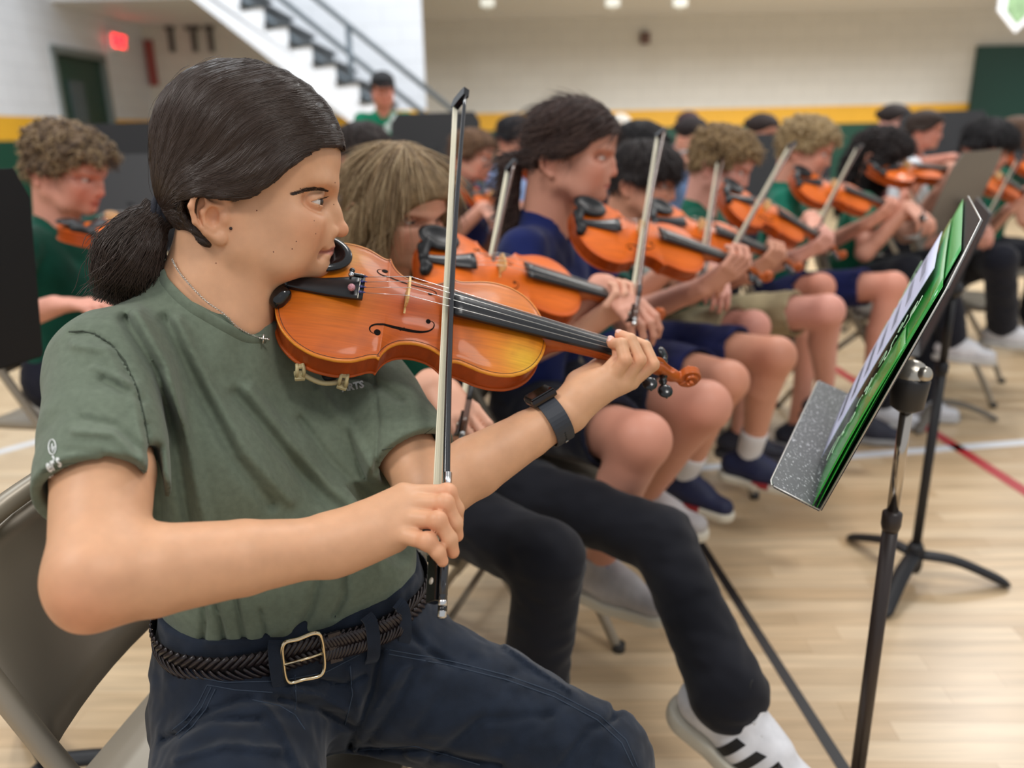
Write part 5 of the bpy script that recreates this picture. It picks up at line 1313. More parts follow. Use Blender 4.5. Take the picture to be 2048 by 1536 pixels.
lo = stand.location; e1 = E1.normalized(); e2 = E2.normalized()
mb = MB(); mb.tube([p-lo for p in (sC+e1*.0+nl*.062, sC+e1*.012+nl*.0655, sC+E1-e1*.012+nl*.0655, sC+E1+nl*.062)], .0012, 6); mb.tube([sC-lo, sC+nl*.06-lo], .0011, 6); mb.build('worn_edge', silver_edge, stand)
mb = MB(); mb.tube([p-lo for p in (sC, sC+e2*E2.length*.8, sC+E1*.1+E2, sC+E1*.9+E2)], .0012, 6); mb.build('worn_edge', silver_edge, stand)
back = -nl
tp2 = tp_+Vector((0, 0, 0)); 
mb = MB(); mb.ball(tp2-lo, .0235, nu=20, nv=14); mb.lathe([(.010, -.02), (.010, .028), (.006, .031)], tp2-lo, camdir((.35, .1, 1))); mb.build('pivot_ball', mat('pivot_steel', (182, 176, 164), .3, metal=.9, bump=.2, bscale=200), stand)
mb = MB(); mb.tube([tp2-lo, ctr+back*.004-lo], .012, 12); mb.build('bracket', stm, stand)
mb = MB(); mb.lathe([(.012, -.052), (.022, -.045), (.026, -.006), (.0235, .0)], tp2-lo); mb.build('collar', stm, stand)
pole_m = mat('stand_brown_black', (44, 34, 31), .4, .5, var=.2, vscale=30, stretch=(1, 1, .2))
make_stand_base(stand, tp2-Vector((0, 0, .03)), pole_m, 2.2, zsplit=P(1777, 1015, 1.2).z)
# folder and sheet
fld = thing('folder', 'bright green plastic folder with white print leaning on the near music stand', 'folder', lo)
gf = mat('folder_green', (24, 150, 44), .22, .6, coat=.3); gf2 = mat('folder_green_light', (70, 168, 84), .3, .6)
def dsk(u, v, o): return sC+E1*u+e2*(v*E2.length)+nl*o      # u along lip, v up the desk, o off its surface
def sheet(name, corners, m, parent, bend=.0, nseg=10, th=.0008, offs=None):
    V = []; F = []
    a, b, c, d = corners
    for i in range(nseg+1):
        for k in range(nseg+1):
            s_ = i/nseg; t = k/nseg; p = (a*(1-s_)+b*s_)*(1-t)+(d*(1-s_)+c*s_)*t; V.append(p+nl*bend*(math.sin(math.pi*t)*.7+math.sin(math.pi*s_)*.3)-parent_world(parent).translation)
    F = [(i*(nseg+1)+k, (i+1)*(nseg+1)+k, (i+1)*(nseg+1)+k+1, i*(nseg+1)+k+1) for i in range(nseg) for k in range(nseg)]
    mb = MB(); mb.add(V, F, True); o = mb.build(name, m, parent); md = o.modifiers.new('s', 'SOLIDIFY'); md.thickness = th; return o
sheet('back_cover', [dsk(.06, .01, .003), dsk(.93, .01, .004), dsk(.94, .98, .004), dsk(.10, .90, .003)], gf2, fld)
sheet('front_cover', [dsk(-.005, .004, .005), dsk(.88, .004, .006), dsk(.87, .90, .007), dsk(.0, .80, .005)], gf, fld, .004)
sheet('pocket', [dsk(-.008, .004, .010), dsk(.24, .004, .011), dsk(.22, .60, .010), dsk(.0, .60, .008)], gf, fld, .003)
wp = mat('folder_print', (196, 226, 196), .4); rp = random.Random(5)
for k in range(26):
    u = (.05+.12*rp.random()) if k % 2 else .78; v = .10+.62*(k/26); r = .010+.012*rp.random(); a0 = rp.random()*6; 
    mb = MB(); mb.tube([dsk(u+.05+r*math.cos(a0+t)*2.0*(1-t/9), v+r*math.sin(a0+t)*2.6*(1-t/9), .0150)-lo for t in np.linspace(0, 4.6, 9)], .0005, 4); mb.build('printed_swirl', wp, fld)
shm = mat('sheet_paper', (206, 210, 236), .6)
music = thing('sheet_music', 'white sheet of music clipped in front of the green folder', 'sheet music', lo)
sheet('page', [dsk(.27, .03, .020), dsk(.74, .05, .018), dsk(.70, .86, .014), dsk(.24, .80, .014)], shm, music, .003)
mb = MB(); ink = mat('ink', (40, 40, 50), .6)
for k in range(7):
    v = .16+k*.095
    for j in range(5):
        q = [dsk(.30+.34*t, v+j*.008, .0208-.006*(v/.8)-.002*t+.0032) for t in np.linspace(0, 1, 6)]
        mb.tube([x-lo for x in q], .00022, 3, cap=False)
mb.build('staves', ink, music)
# more stands behind
def stand_at(px, py, d, desk_px, m, label, yaw, tilt=.35, zs=.75, w=.5, h=.33, foot=.4, group='black music stands'):
    """desk centre seen at desk_px; pole straight below"""
    c = P(*desk_px); r = thing('music_stand', label, 'music stand', (c.x, c.y, 0), group)
    e1 = Vector((math.cos(yaw), math.sin(yaw), 0)); nn = Vector((-math.sin(yaw), math.cos(yaw), 0)); e2 = (Vector((0, 0, 1))*math.cos(tilt)+nn*math.sin(tilt)).normalized()
    Cn = c-e1*w/2-e2*h*.5
    prof = [Cn, Cn+e1*w, Cn+e1*w+e2*h*.85, Cn+e1*w*.93+e2*h, Cn+e1*w*.07+e2*h, Cn+e2*h*.85]
    mb = MB(); mb.poly([p-r.location for p in prof], nn*.004); mb.build('desk', m, r)
    mb = MB(); mb.poly([p-r.location for p in (Cn, Cn+e1*w, Cn+e1*w-nn*.06, Cn-nn*.06)], -e2*.004); mb.build('lip', m, r)
    mb = MB(); mb.tube([c+nn*.02+Vector((0, 0, -.05))-r.location, c-r.location], .014, 8); mb.ball(c+nn*.025-e2*.05-r.location, .022, nu=12, nv=8); mb.build('pivot', m, r)
    make_stand_base(r, c+nn*.025-Vector((0, 0, .05)), m, foot, tube_lo=.012, tube_hi=.009, chrome=False); return r
bl_m = mat('stand_matte', (30, 30, 33), .5, .4)
f1 = floor_at(1850, 1150); top1 = Vector((f1.x, f1.y, .86)); 
def desk_over(fx, z): # pixel-free: centre above a floor point
    return Vector((fx.x, fx.y, z))
def stand_floor(fl, z, yaw, m, label, tilt=.35, w=.5, h=.33, foot=.4, group='black music stands', tb=.012):
    c = Vector((fl.x, fl.y, z)); r = thing('music_stand', label, 'music stand', (c.x, c.y, 0), group)
    e1 = Vector((math.cos(yaw), math.sin(yaw), 0)); nn = Vector((-math.sin(yaw), math.cos(yaw), 0)); e2 = (Vector((0, 0, 1))*math.cos(tilt)+nn*math.sin(tilt)).normalized()
    Cn = c-nn*.03-e1*w/2-e2*h*.35
    prof = [Cn, Cn+e1*w, Cn+e1*w+e2*h*.85, Cn+e1*w*.93+e2*h, Cn+e1*w*.07+e2*h, Cn+e2*h*.85]
    mb = MB(); mb.poly([p-r.location for p in prof], nn*.004); mb.build('desk', m, r)
    mb = MB(); mb.poly([p-r.location for p in (Cn, Cn+e1*w, Cn+e1*w-nn*.06, Cn-nn*.06)], -e2*.004); mb.build('lip', m, r)
    mb = MB(); mb.ball(c-r.location, .022, nu=12, nv=8); mb.build('pivot', m, r)
    make_stand_base(r, c-Vector((0, 0, .01)), m, foot, tube_lo=tb, tube_hi=tb*.8, chrome=False); return r
stand_floor(floor_at(1822, 1160), P(1893, 620, 1.75).z, 1.12+math.pi, bl_m, 'black music stand behind the near one, feet spread on the floor', .3, foot=-.2)
stand_floor(floor_at(1868, 838), P(1945, 470, 2.3).z, .75+math.pi, mat('stand_grey_brown', (104, 98, 90), .5), 'grey brown music stand at right, desk seen from behind', .3, foot=-.2, group='grey brown stands')
# ---------------------------------------------------------------- the other players
def solve_depth(A, px, py, L_, far=True):
    """point seen at (px, py) at distance L_ from A"""
    best = None
    for d in np.linspace(.3, 9, 1740):
        q = P(px, py, d); e = abs((q-A).length-L_)
        da = -(CM.inverted() @ A).z
        if far and d < da-.02: continue
        if not far and d > da+.02: continue
        if best is None or e < best[0]: best = (e, q)
    return best[1]
ZV = VR.col[2].copy()
HAIR = {
 'short': [(1480, 560), (1400, 500), (1300, 540), (1200, 640), (1110, 700), (1050, 800), (960, 860), (860, 880), (760, 850), (640, 850), (590, 900), (610, 1010), (560, 1090), (450, 1060), (360, 900), (330, 600), (340, 300), (500, 20), (900, -20), (1300, 120), (1500, 400)],
 'fringe': [(1500, 700), (1420, 730), (1330, 740), (1230, 760), (1130, 800), (1050, 850), (960, 880), (860, 880), (760, 850), (640, 850), (590, 900), (610, 1030), (560, 1120), (450, 1080), (340, 900), (310, 600), (320, 300), (480, 0), (900, -60), (1320, 80), (1540, 400)],
 'pony': hl}
def player(name_label, hp, hd, yaw, pitch=0.0, hair='short', haircol=(60, 45, 35), skin=(214, 160, 132), shirt=(20, 78, 62), legs='shorts', legcol=(34, 42, 84), vio=None, bow=None, knees=None, ankles=None,
           torso_yaw=None, sc=.93, h=.0055, shoe=None, sleeves=True, group='seated players', sock=None, arms=None, hips=None, seat=.46, roll=0, sl=.62, hands=True, chair=None, print_=None, standing=False, flare=1.0, shs=1.0):
    """hp: pixel of the ear-level head centre, hd: its depth; yaw: world heading of the face in degrees, 0 = +x, 90 = away from the camera"""
    ty = math.radians(yaw if torso_yaw is None else torso_yaw); ya = math.radians(yaw)
    HCn = P(hp[0], hp[1], hd)
    R = Matrix.Rotation(ya, 3, 'Z') @ Matrix.Rotation(pitch, 3, 'Y') @ Matrix.Rotation(roll, 3, 'X')
    M_ = mat4(R, HCn, sc); Mi = np.array(M_.inverted()); hf_ = R @ Vector((1, 0, 0)); hu = R @ Vector((0, 0, 1))
    root = thing('person', name_label, 'person', (HCn.x, HCn.y, 0), group)
    tf = Vector((math.cos(ty), math.sin(ty), 0)); tl = Vector((-math.sin(ty), math.cos(ty), 0)); U = Vector((0, 0, 1))
    N0 = HCn-hf_*.030*sc-hu*.075*sc
    NBs = Vector((HCn.x, HCn.y, HCn.z-.150*sc))-tf*.035*sc
    SR, SL = NBs-tl*.160*sc-U*.035*sc+tf*.01, NBs+tl*.160*sc-U*.035*sc+tf*.01
    if hips is None:
        pel = Vector((NBs.x, NBs.y, 0))-tf*.02; pel.z = seat+.085
        if standing: pel.z = NBs.z-.50
    else: pel = hips
    S = Sculpt(); Hs = head_sculpt(detail=False, nose=.6, gaze_lid=.0012); S.fn(lambda p: Hs.val(warp_in(to_local(p, Mi)))*sc*.9, np.array(HCn)-.19, np.array(HCn)+.19)
    S.cap(HCn-hf_*.012*sc-hu*.01, NBs+U*.01, .050*sc, .052*sc, .03); S.cap(HCn+hf_*.016*sc-hu*.02, NBs+tf*.02-U*.01, .040*sc, .043*sc, .03)
    S.cap(NBs-U*.04, pel+U*.1, .05, .06, .02); S.cap(NBs-U*.06, SR-U*.02, .03, .032, .02); S.cap(NBs-U*.06, SL-U*.02, .03, .032, .02)
    la, lf = .265*sc, .235*sc
    V_ = vio; wl = wr = None
    if vio:
        Rn = (vio.matrix_basis.to_3x3()); vx = Rn.col[0].normalized(); vz = Rn.col[2].normalized(); vy = Rn.col[1].normalized(); vs = vio.matrix_basis.to_scale()[0]
        nk_p = vio.matrix_basis @ Vector((.455, -.002, -.012)); wl = nk_p-vz*.075*sc-vx*.045*sc-vy*.02
        nk_top = vio.matrix_basis @ Vector((.44, -.006, .005))
    if bow:
        bx = bow.matrix_basis.to_3x3().col[0].normalized(); fr = bow.matrix_basis @ Vector((.055, 0, 0))
    if arms and arms.get('L') is not None: wl = arms['L']
    if bow: 
        tor = (fr-SR); tor.z *= .3; tor.normalize(); wr = fr-tor*.085*sc+U*.02
    if arms and arms.get('R') is not None: wr = arms['R']
    if wl is None: wl = pel+tf*.3+tl*.08+U*.02
    if wr is None: wr = pel+tf*.3-tl*.08+U*.02
    eL = ik(SL, wl, la, lf, -U+tf*.25+tl*.15); eR = ik(SR, wr, la, lf, -U*.8-tl*.7-tf*.1)
    S.chain([SL-U*.015, SL.lerp(eL, .5), eL], [.032, .038*sc, .034*sc], .02); S.chain([eL, eL.lerp(wl, .3), wl], [.035*sc, .034*sc, .025*sc], .02)
    S.chain([SR-U*.015, SR.lerp(eR, .5), eR], [.032, .038*sc, .034*sc], .02); S.chain([eR, eR.lerp(wr, .3), wr], [.035*sc, .034*sc, .025*sc], .02)
    if hands:
        if vio: 
            f = (vz*.85+vx*.45).normalized(); add_hand(S, wl, f, -(vy)*-1.0, vx, [(.25, .95, .75), (.3, 1.0, .8), (.35, 1.0, .8), (.4, 1.0, .8)], ((.75, .25, .55), (.95, .1, .2)), .92*sc, ks=.003)
        else: add_hand(S, wl, tf*.9+U*.1, -U, -tl, (.3, .5, .4), ((.8, .6, .2), (.9, .2, .3)), .92*sc)
        if bow:
            f = (fr-wr).normalized(); add_hand(S, wr, f-U*.15, (bx*-.1-U*.7+camdir((0, 0, -1))*.5), bx, [(.15, .75, .6), (.2, .8, .6), (.25, .8, .6), (.3, .8, .6)], ((.8, .3, .6), (.9, .1, .4)), .92*sc, ks=.003)
        else: add_hand(S, wr, tf*.9+U*.1, -U, tl, (.3, .5, .4), ((.8, .6, .2), (.9, .2, .3)), .92*sc)
    HRp, HLp = pel-tl*.085*sc-U*.01, pel+tl*.085*sc-U*.01
    if standing:
        kn = [HRp-U*.42, HLp-U*.42]; an = [Vector((HRp.x, HRp.y, .08)), Vector((HLp.x, HLp.y, .08))]
    else:
        kn = [k if k is not None else None for k in (knees or (None, None))]
        if kn[0] is None: kn[0] = HRp+(tf*.94-tl*.22)*.40*sc-U*.03
        if kn[1] is None: kn[1] = HLp+(tf*.94+tl*.22)*.40*sc-U*.03
        an = list(ankles or (None, None))
        for i in (0, 1):
            if an[i] is None: an[i] = Vector((kn[i].x, kn[i].y, .085))-tf*.04
    ls_ = 1.0 if legs == 'shorts' else .78
    for hp_, k, a in ((HRp, kn[0], an[0]), (HLp, kn[1], an[1])):
        S.chain([hp_, hp_.lerp(k, .5), k], [.070*sc, .066*sc*ls_, .053*sc*ls_], .03)
        mid = k.lerp(a, .32)-tf*(.012 if ls_ == 1 else 0)
        S.chain([k, mid, k.lerp(a, .7), a], [.052*sc*ls_, .050*sc*ls_, .036*sc*ls_, .031*sc], .02)
    skm = mat('skin_%d_%d_%d' % skin, skin, .5, .35, attr='col', sss=0)
    def colf(v): 
        L_ = warp_in(to_local(v, Mi)); c = head_colors(L_, skin, (190, 110, 100), .55); c[L_[:, 2] < -.1] = np.array(lin(skin)[:3]); 
        for k in kn: c = mixc(c, np.array(lin(skin)[:3])*np.array([1.06, .76, .72]), .45*np.exp(-((v-np.array(k))**2).sum(1)/.07**2))
        return c
    body = sculpt_obj('body', S, h, skm, root, colf, newton=1)
    if hd < 4: eyes(root, M_, (1, 0, -.25), (60, 44, 34), 10, WU, .96)
    for s_ in (1, -1):
        if hd < 3:
            mb = MB(); mb.tube([Vector(mm(118, s_*14, 27)), Vector(mm(116, s_*30, 30)), Vector(mm(104, s_*43, 27))], [.0022, .0024, .001], 6, flat=((0, 0, 1), 1.2)); o = mb.build('eyebrow', mat('brow_%d' % haircol[0], tuple(int(c*.8) for c in haircol), .7)); o.matrix_basis = M_; localize(o, root)
    # shirt
    T = Sculpt()
    for sd, sh in ((-1, SR), (1, SL)):
        T.cap(NBs.lerp(sh, .5)-U*.10*sc, pel+tl*sd*.065*sc+U*.05, .083*sc, .088*sc, .05); T.cap(NBs-U*.035*sc, sh, .048*sc, .050*sc, .05)
    T.ell(NBs-U*.20*sc+tf*.05, (.085*sc, .085*sc, .07*sc), k=.06)
    T.cap(NBs-U*.05, NBs+U*.012, .06*sc, .058*sc, .03)
    T.cap(NBs-U*.08+tf*.01, HCn-hu*.03, .047*sc, .048*sc, .006, 's')
    for sh, el in ((SR, eR), (SL, eL)):
        d = (el-sh).normalized(); e_ = sh.lerp(el, sl); T.cap(sh, e_, .053*sc, .054*sc, .02)
        T.cap(e_-d*.015, e_+d*.05, .044*sc, .046*sc, .003, 's')
        T.fn(lambda p, e_=e_, d=d: np.maximum(-((p-A3(e_))@A3(d)), np.sqrt(np.maximum(((p-A3(e_))**2).sum(1)-((p-A3(e_))@A3(d))**2, 0))-.07), op='s', k=.003)
    T.fn(lambda p: A3(NBs)[2]-.62*sc*0-p[:, 2]-1e3*0-(A3(NBs)[2]-A3(pel)[2])+.01, op='i', k=.006)
    T.post = lambda p, d: d-.0035*vnoise(p*A3((1, 1, .6)), 16, 21)-.0015*vnoise(p, 40, 22)
    shm_ = mat('shirt_%d_%d_%d' % shirt, shirt, .9, .15, sheen=.1, var=.12, vscale=20)
    sh_o = sculpt_obj('t_shirt', T, h*1.15, shm_, root)
    if print_:
        bv = bvh_of(sh_o); mb = MB(); rp = random.Random(9)
        for k in range(print_[3]):
            px = print_[0]+rp.gauss(0, 1)*print_[2]; py = print_[1]+rp.gauss(0, 1)*print_[2]*.8; q = on_surface(bv, px, py, .002, hd); h_ = bv.find_nearest(q)
            pk = print_[4] if len(print_) > 4 else 1; mb.ball(h_[0], ((.012+.012*rp.random())*pk, (.012+.01*rp.random())*pk, .0025*pk), frame(h_[1], (0, 0, 1)) @ Matrix.Rotation(math.pi/2, 3, 'Y'), 8, 4)
        localize(mb.build('shirt_print', mat('pale_print', (190, 204, 200), .7, var=.2, vscale=60)), sh_o)
    # legs
    Tr = Sculpt(); Tr.cap(pel-tl*.06*sc+U*.06, pel-tl*.07*sc-U*.02, .090*sc, .095*sc, .05); Tr.cap(pel+tl*.06*sc+U*.06, pel+tl*.07*sc-U*.02, .090*sc, .095*sc, .05)
    for hp_, k, a in ((HRp, kn[0], an[0]), (HLp, kn[1], an[1])):
        if legs == 'shorts':
            e_ = hp_.lerp(k, .80); d = (k-hp_).normalized(); Tr.cap(hp_, e_, .082*sc, .077*sc, .03)
            Tr.cap(e_-d*.01, e_+d*.06, .067*sc, .068*sc, .004, 's')
            Tr.fn(lambda p, e_=e_, d=d: np.maximum(-((p-A3(e_))@A3(d)), np.sqrt(np.maximum(((p-A3(e_))**2).sum(1)-((p-A3(e_))@A3(d))**2, 0))-.11), op='s', k=.003)
        else:
            Tr.chain([hp_, hp_.lerp(k, .5), k], [.082*sc, .074*sc, .063*sc], .03); b_ = k.lerp(a, .93); Tr.chain([k, k.lerp(a, .5), b_], [.063*sc, .060*sc, .060*sc*flare], .02)
    Tr.post = lambda p, d: d-.0045*vnoise(p, 15, 31)-.0025*vnoise(p*A3((1, 1, 1.8)), 34, 32)
    sculpt_obj('shorts' if legs == 'shorts' else 'trousers', Tr, h*1.2, mat('leg_%d_%d_%d' % legcol, legcol, .88, .2, sheen=.1, var=.12, vscale=20), root)
    # shoes and socks
    if shoe:
        for i, a in enumerate(an):
            kd = (kn[i]-a); fd = shoe.get('dir', [tf, tf])[i] if 'dir' in shoe else tf
            make_shoe(root, a, Vector(fd).normalized(), shoe, sc*shs, h)
            if sock: mb = MB(); t_ = kd.normalized(); mb.lathe([(.038*sc, -.06), (.036*sc, 0), (.0385*sc, .055), (.041*sc, .085), (.039*sc, .088)], a+t_*.01, t_, 16); localize(mb.build('sock', mat('sock_%d' % sock[0], sock, .9)), root)
    # hair
    hm_ = mat('hair_%d_%d_%d' % haircol, haircol, .68, .25, var=.35, vscale=70)
    Hr = Sculpt(); 
    if hair in ('short', 'curly', 'fringe', 'cap'):
        g = {'short': 1.0, 'curly': 1.12, 'fringe': 1.03, 'cap': 1.0}[hair]
        Hr.ell(mm(31, 0, 86), [v*g for v in mm(107, 80, 93)], k=.01); Hr.ell(mm(70, 0, 76), [v*g for v in mm(73, 69, 64)], k=.03); Hr.ell(mm(-22, 0, 28), [v*g for v in mm(54, 69, 58)], k=.03)
        for s in (1, -1): Hr.cap(mm(52, s*62, 44), mm(-10, s*68, 22), .022, .018, .03)
        pol = [c2(*q) for q in HAIR['fringe' if hair == 'fringe' else 'short']]; Hr.fn(lambda p: poly_sdf(p[:, [0, 2]], pol), op='i', k=.012)
        am = {'short': .0035, 'curly': .010, 'fringe': .003, 'cap': .001}[hair]; fq = {'short': 60, 'curly': 48, 'fringe': 50, 'cap': 20}[hair]
        Hr.post = lambda p, d: d-am*vnoise(p, fq, 41)-am*.6*vnoise(p, fq*2.1, 42)
    elif hair == 'pony':
        Hr.ell(mm(31, 0, 86), mm(107, 79, 93), k=.01); Hr.ell(mm(66, 0, 76), mm(72, 67, 64), k=.03); Hr.ell(mm(-22, 0, 28), mm(52, 66, 56), k=.03)
        for s in (1, -1): Hr.cap(mm(52, s*60, 44), mm(-10, s*66, 22), .022, .018, .03)
        Hr.fn(lambda p: poly_sdf(p[:, [0, 2]], HPOLY), op='i', k=.006)
        Hr.chain([mm(-70, 0, 20), mm(-105, -5, -5), mm(-112, -8, -70), mm(-100, -8, -150), mm(-92, -5, -190)], [.015, .028, .028, .022, .010], .012)
        Hr.post = lambda p, d: d-.002*vnoise(p*A3((1, 1, .35)), 90, 43)-.0012*np.sin(np.arctan2(p[:, 2], p[:, 0]+.075)*80)
    elif hair in ('long', 'longcurly'):
        w_ = .006 if hair == 'longcurly' else .0012
        Hr.ell(mm(31, 0, 88), mm(110, 84, 94), k=.01); Hr.ell(mm(66, 0, 78), mm(74, 74, 64), k=.03)
        for s in (1, -1):
            Hr.chain([mm(60, s*62, 60), mm(30, s*78, 10), mm(14, s*80, -60), mm(20, s*76, -150), mm(30, s*70, -215)], [.030, .030, .032, .030, .012], .03)
            Hr.chain([mm(98, s*48, 74), mm(94, s*66, 30), mm(76, s*72, -30), mm(62, s*72, -110), mm(56, s*66, -180)], [.016, .014, .018, .020, .008], .02)
        Hr.chain([mm(-50, 0, 60), mm(-62, 0, -20), mm(-60, 0, -120), mm(-50, 0, -200)], [.05, .055, .055, .03], .05)
        # face opening
        Hr.cap(mm(150, 0, 12), mm(150, 0, -90), .066, .070, .012, 's'); Hr.cap(mm(95, 0, -20), mm(95, 0, -160), .060, .060, .012, 's')
        Hr.ell(mm(116, 0, -4), mm(44, 46, 62), k=.008, op='s')
        Hr.post = lambda p, d: d-w_*vnoise(p*A3((1, 1, .12 if hair == 'long' else .7)), 95, 44)-w_*.6*vnoise(p*A3((1, 1, .15 if hair == 'long' else .8)), 190, 45)
    elif hair == 'bun':
        Hr.ell(mm(31, 0, 86), mm(107, 79, 93), k=.01); Hr.ell(mm(66, 0, 76), mm(72, 67, 64), k=.03); Hr.ell(mm(-80, 0, 90), mm(34, 34, 34), k=.01)
        Hr.fn(lambda p: poly_sdf(p[:, [0, 2]], HPOLY), op='i', k=.006); Hr.post = lambda p, d: d-.002*vnoise(p, 60, 43)
    ho = sculpt_obj('hair', Hr, h*.8/sc, hm_, None, local=M_, warp=warp_out); localize(ho, root)
    if hair == 'cap':
        mb = MB(); C_ = Sculpt(); C_.ell(mm(31, 0, 98), mm(112, 84, 86), k=.005); C_.fn(lambda p: .055-p[:, 2], op='i', k=.004); C_.box(mm(150, 0, 62), mm(48, 60, 5), None, .004, .01)
        co = sculpt_obj('cap', C_, .006, mat('cap_black', (22, 22, 26), .8), None, local=M_, warp=warp_out); localize(co, root)
    return dict(root=root, M=M_, eL=eL, eR=eR, wl=wl, wr=wr, pel=pel, tf=tf, tl=tl, hair=ho)
def make_shoe(root, a, fd, spec, sc, h):
    """a: ankle, fd: toe direction (unit)"""
    U = Vector((0, 0, 1)); S = Sculpt(); up = (U-fd*U.dot(fd)).normalized(); sd = up.cross(fd); s = sc
    B = a-up*.045*s
    T_ = lambda x, y, z: B+(fd*x+sd*y+up*z)*s
    S.cap(T_(-.045, 0, .012), T_(.04, 0, .012), .034*s, .036*s, .02); S.cap(T_(.04, 0, .006), T_(.135, .0, -.004), .039*s, .031*s, .03, flat=(up, .85)); S.cap(T_(-.03, 0, .02), T_(.0, 0, .055), .034*s, .036*s, .02); S.cap(T_(.0, 0, .05), T_(.075, 0, .022), .028*s, .026*s, .02)
    S.cap(T_(-.005, 0, .07), T_(-.005, 0, .12), .030*s, .034*s, .004, 's'); S.fn(lambda p: -((p-A3(T_(0, 0, -.022)))@A3(up)), op='i', k=.003)
    sh = sculpt_obj('shoe', S, max(.003, h*.7), mat('shoe_%d_%d_%d' % spec['col'], spec['col'], .6, .4, var=.15, vscale=25), root)
    Q = Sculpt(); Q.cap(T_(-.045, 0, -.026), T_(.04, 0, -.026), .040*s, .041*s, .01); Q.cap(T_(.04, 0, -.026), T_(.135, 0, -.026), .044*s, .036*s, .02)
    Q.fn(lambda p: ((p-A3(T_(0, 0, -.014)))@A3(up)), op='i', k=.004); Q.fn(lambda p: -((p-A3(T_(0, 0, -.040)))@A3(up)), op='i', k=.004)
    localize(sculpt_obj('sole', Q, max(.003, h*.7), mat('sole_%d' % spec['sole'][0], spec['sole'], .6), None), sh)
    if spec.get('accent'):
        for sy in (1, -1): mb = MB(); mb.box(T_(.055, sy*.040, -.020), (.05*s, .014*s, .016*s), Matrix((fd, sd, up)).transposed(), .004); localize(mb.build('sole_accent', mat('accent_%d' % spec['accent'][0], spec['accent'], .6)), sh)
    lc = mat('laces_%d' % spec.get('lace', (220, 220, 222))[0], spec.get('lace', (220, 220, 222)), .8)
    mb = MB()
    for k in range(5):
        x = .035+.017*k; z = .070-.0115*k-.004*(k > 2); mb.tube([T_(x, -.022, z-.010), T_(x+.003, 0, z-.002), T_(x, .022, z-.010)], .0032*s, 6)
    localize(mb.build('laces', lc), sh)
    if spec.get('stripes'):
        mb = MB(); cc = T_(.012, -.004, .094); mb.tube([cc+(sd*math.cos(a)*.012-fd*math.sin(a)*.012*.6+up*math.sin(a)*.012)*s+(fd*.5+up)*.003 for a in np.linspace(.3, 5.6, 16)], .0012, 5); 
        tg = Sculpt(); tg.cap(T_(.0, 0, .088), T_(.03, 0, .062), .020*s, .018*s, .01, flat=(tuple(fd), .55)); localize(sculpt_obj('tongue', tg, .004, mat('shoe_%d_%d_%d' % spec['col'], spec['col'], .6), None), sh); localize(mb.build('tongue_mark', mat('stripe_black', (22, 22, 24), .6)), sh)
        bv = bvh_of(sh); 
        for k in range(3):
            mb = MB(); x0 = .012+.030*k; sy = -1; R = Matrix((fd, sd, up)).transposed()
            V = []; n = 6
            for i in range(n+1):
                for j in (0, 1):
                    q = T_(x0+j*.015+.016*(i/n)*1.2-.004, sy*.07, -.012+.046*i/n); hh = bv.ray_cast(q, -sd*sy); p_ = hh[0] if hh[0] is not None else q; V.append(p_+sd*sy*.0012)
            mb.add(V, [(2*i, 2*i+1, 2*i+3, 2*i+2) for i in range(n)]); localize(mb.build('stripe', mat('stripe_black', (22, 22, 24), .6)), sh)
    return sh
plain_violin = None
def place_violin(bottom, scroll_px, label, group='violins in the row', far=True, zh=None, s=.93, L_=.59):
    global plain_violin
    A = P(*bottom); B = solve_depth(A, scroll_px[0], scroll_px[1], L_*s, far)
    M_ = mat4(frame(B-A, ZV if zh is None else zh), A, s)
    if plain_violin is None: v = plain_violin = make_violin('violin', label, False, group)
    else: v = copy_tree(plain_violin); v['label'] = label
    v.matrix_basis = M_; return v
plain_bow = None
def place_bow(butt, tip_px, label, group='bows in the row', far=True, L_=.70):
    global plain_bow
    A = P(*butt); B = solve_depth(A, tip_px[0], tip_px[1], L_, far)
    if plain_bow is None: o = plain_bow = make_bow('violin_bow', label, A, B, camdir((-.5, 0, -.85)), group, stickcol=(92, 62, 48)); return o
    o = copy_tree(plain_bow); o['label'] = label; L0 = .70
    o.matrix_basis = mat4(frame(B-A, -camdir((-.5, 0, -.85))), A, (B-A).length/PB0); return o
PB0 = .70

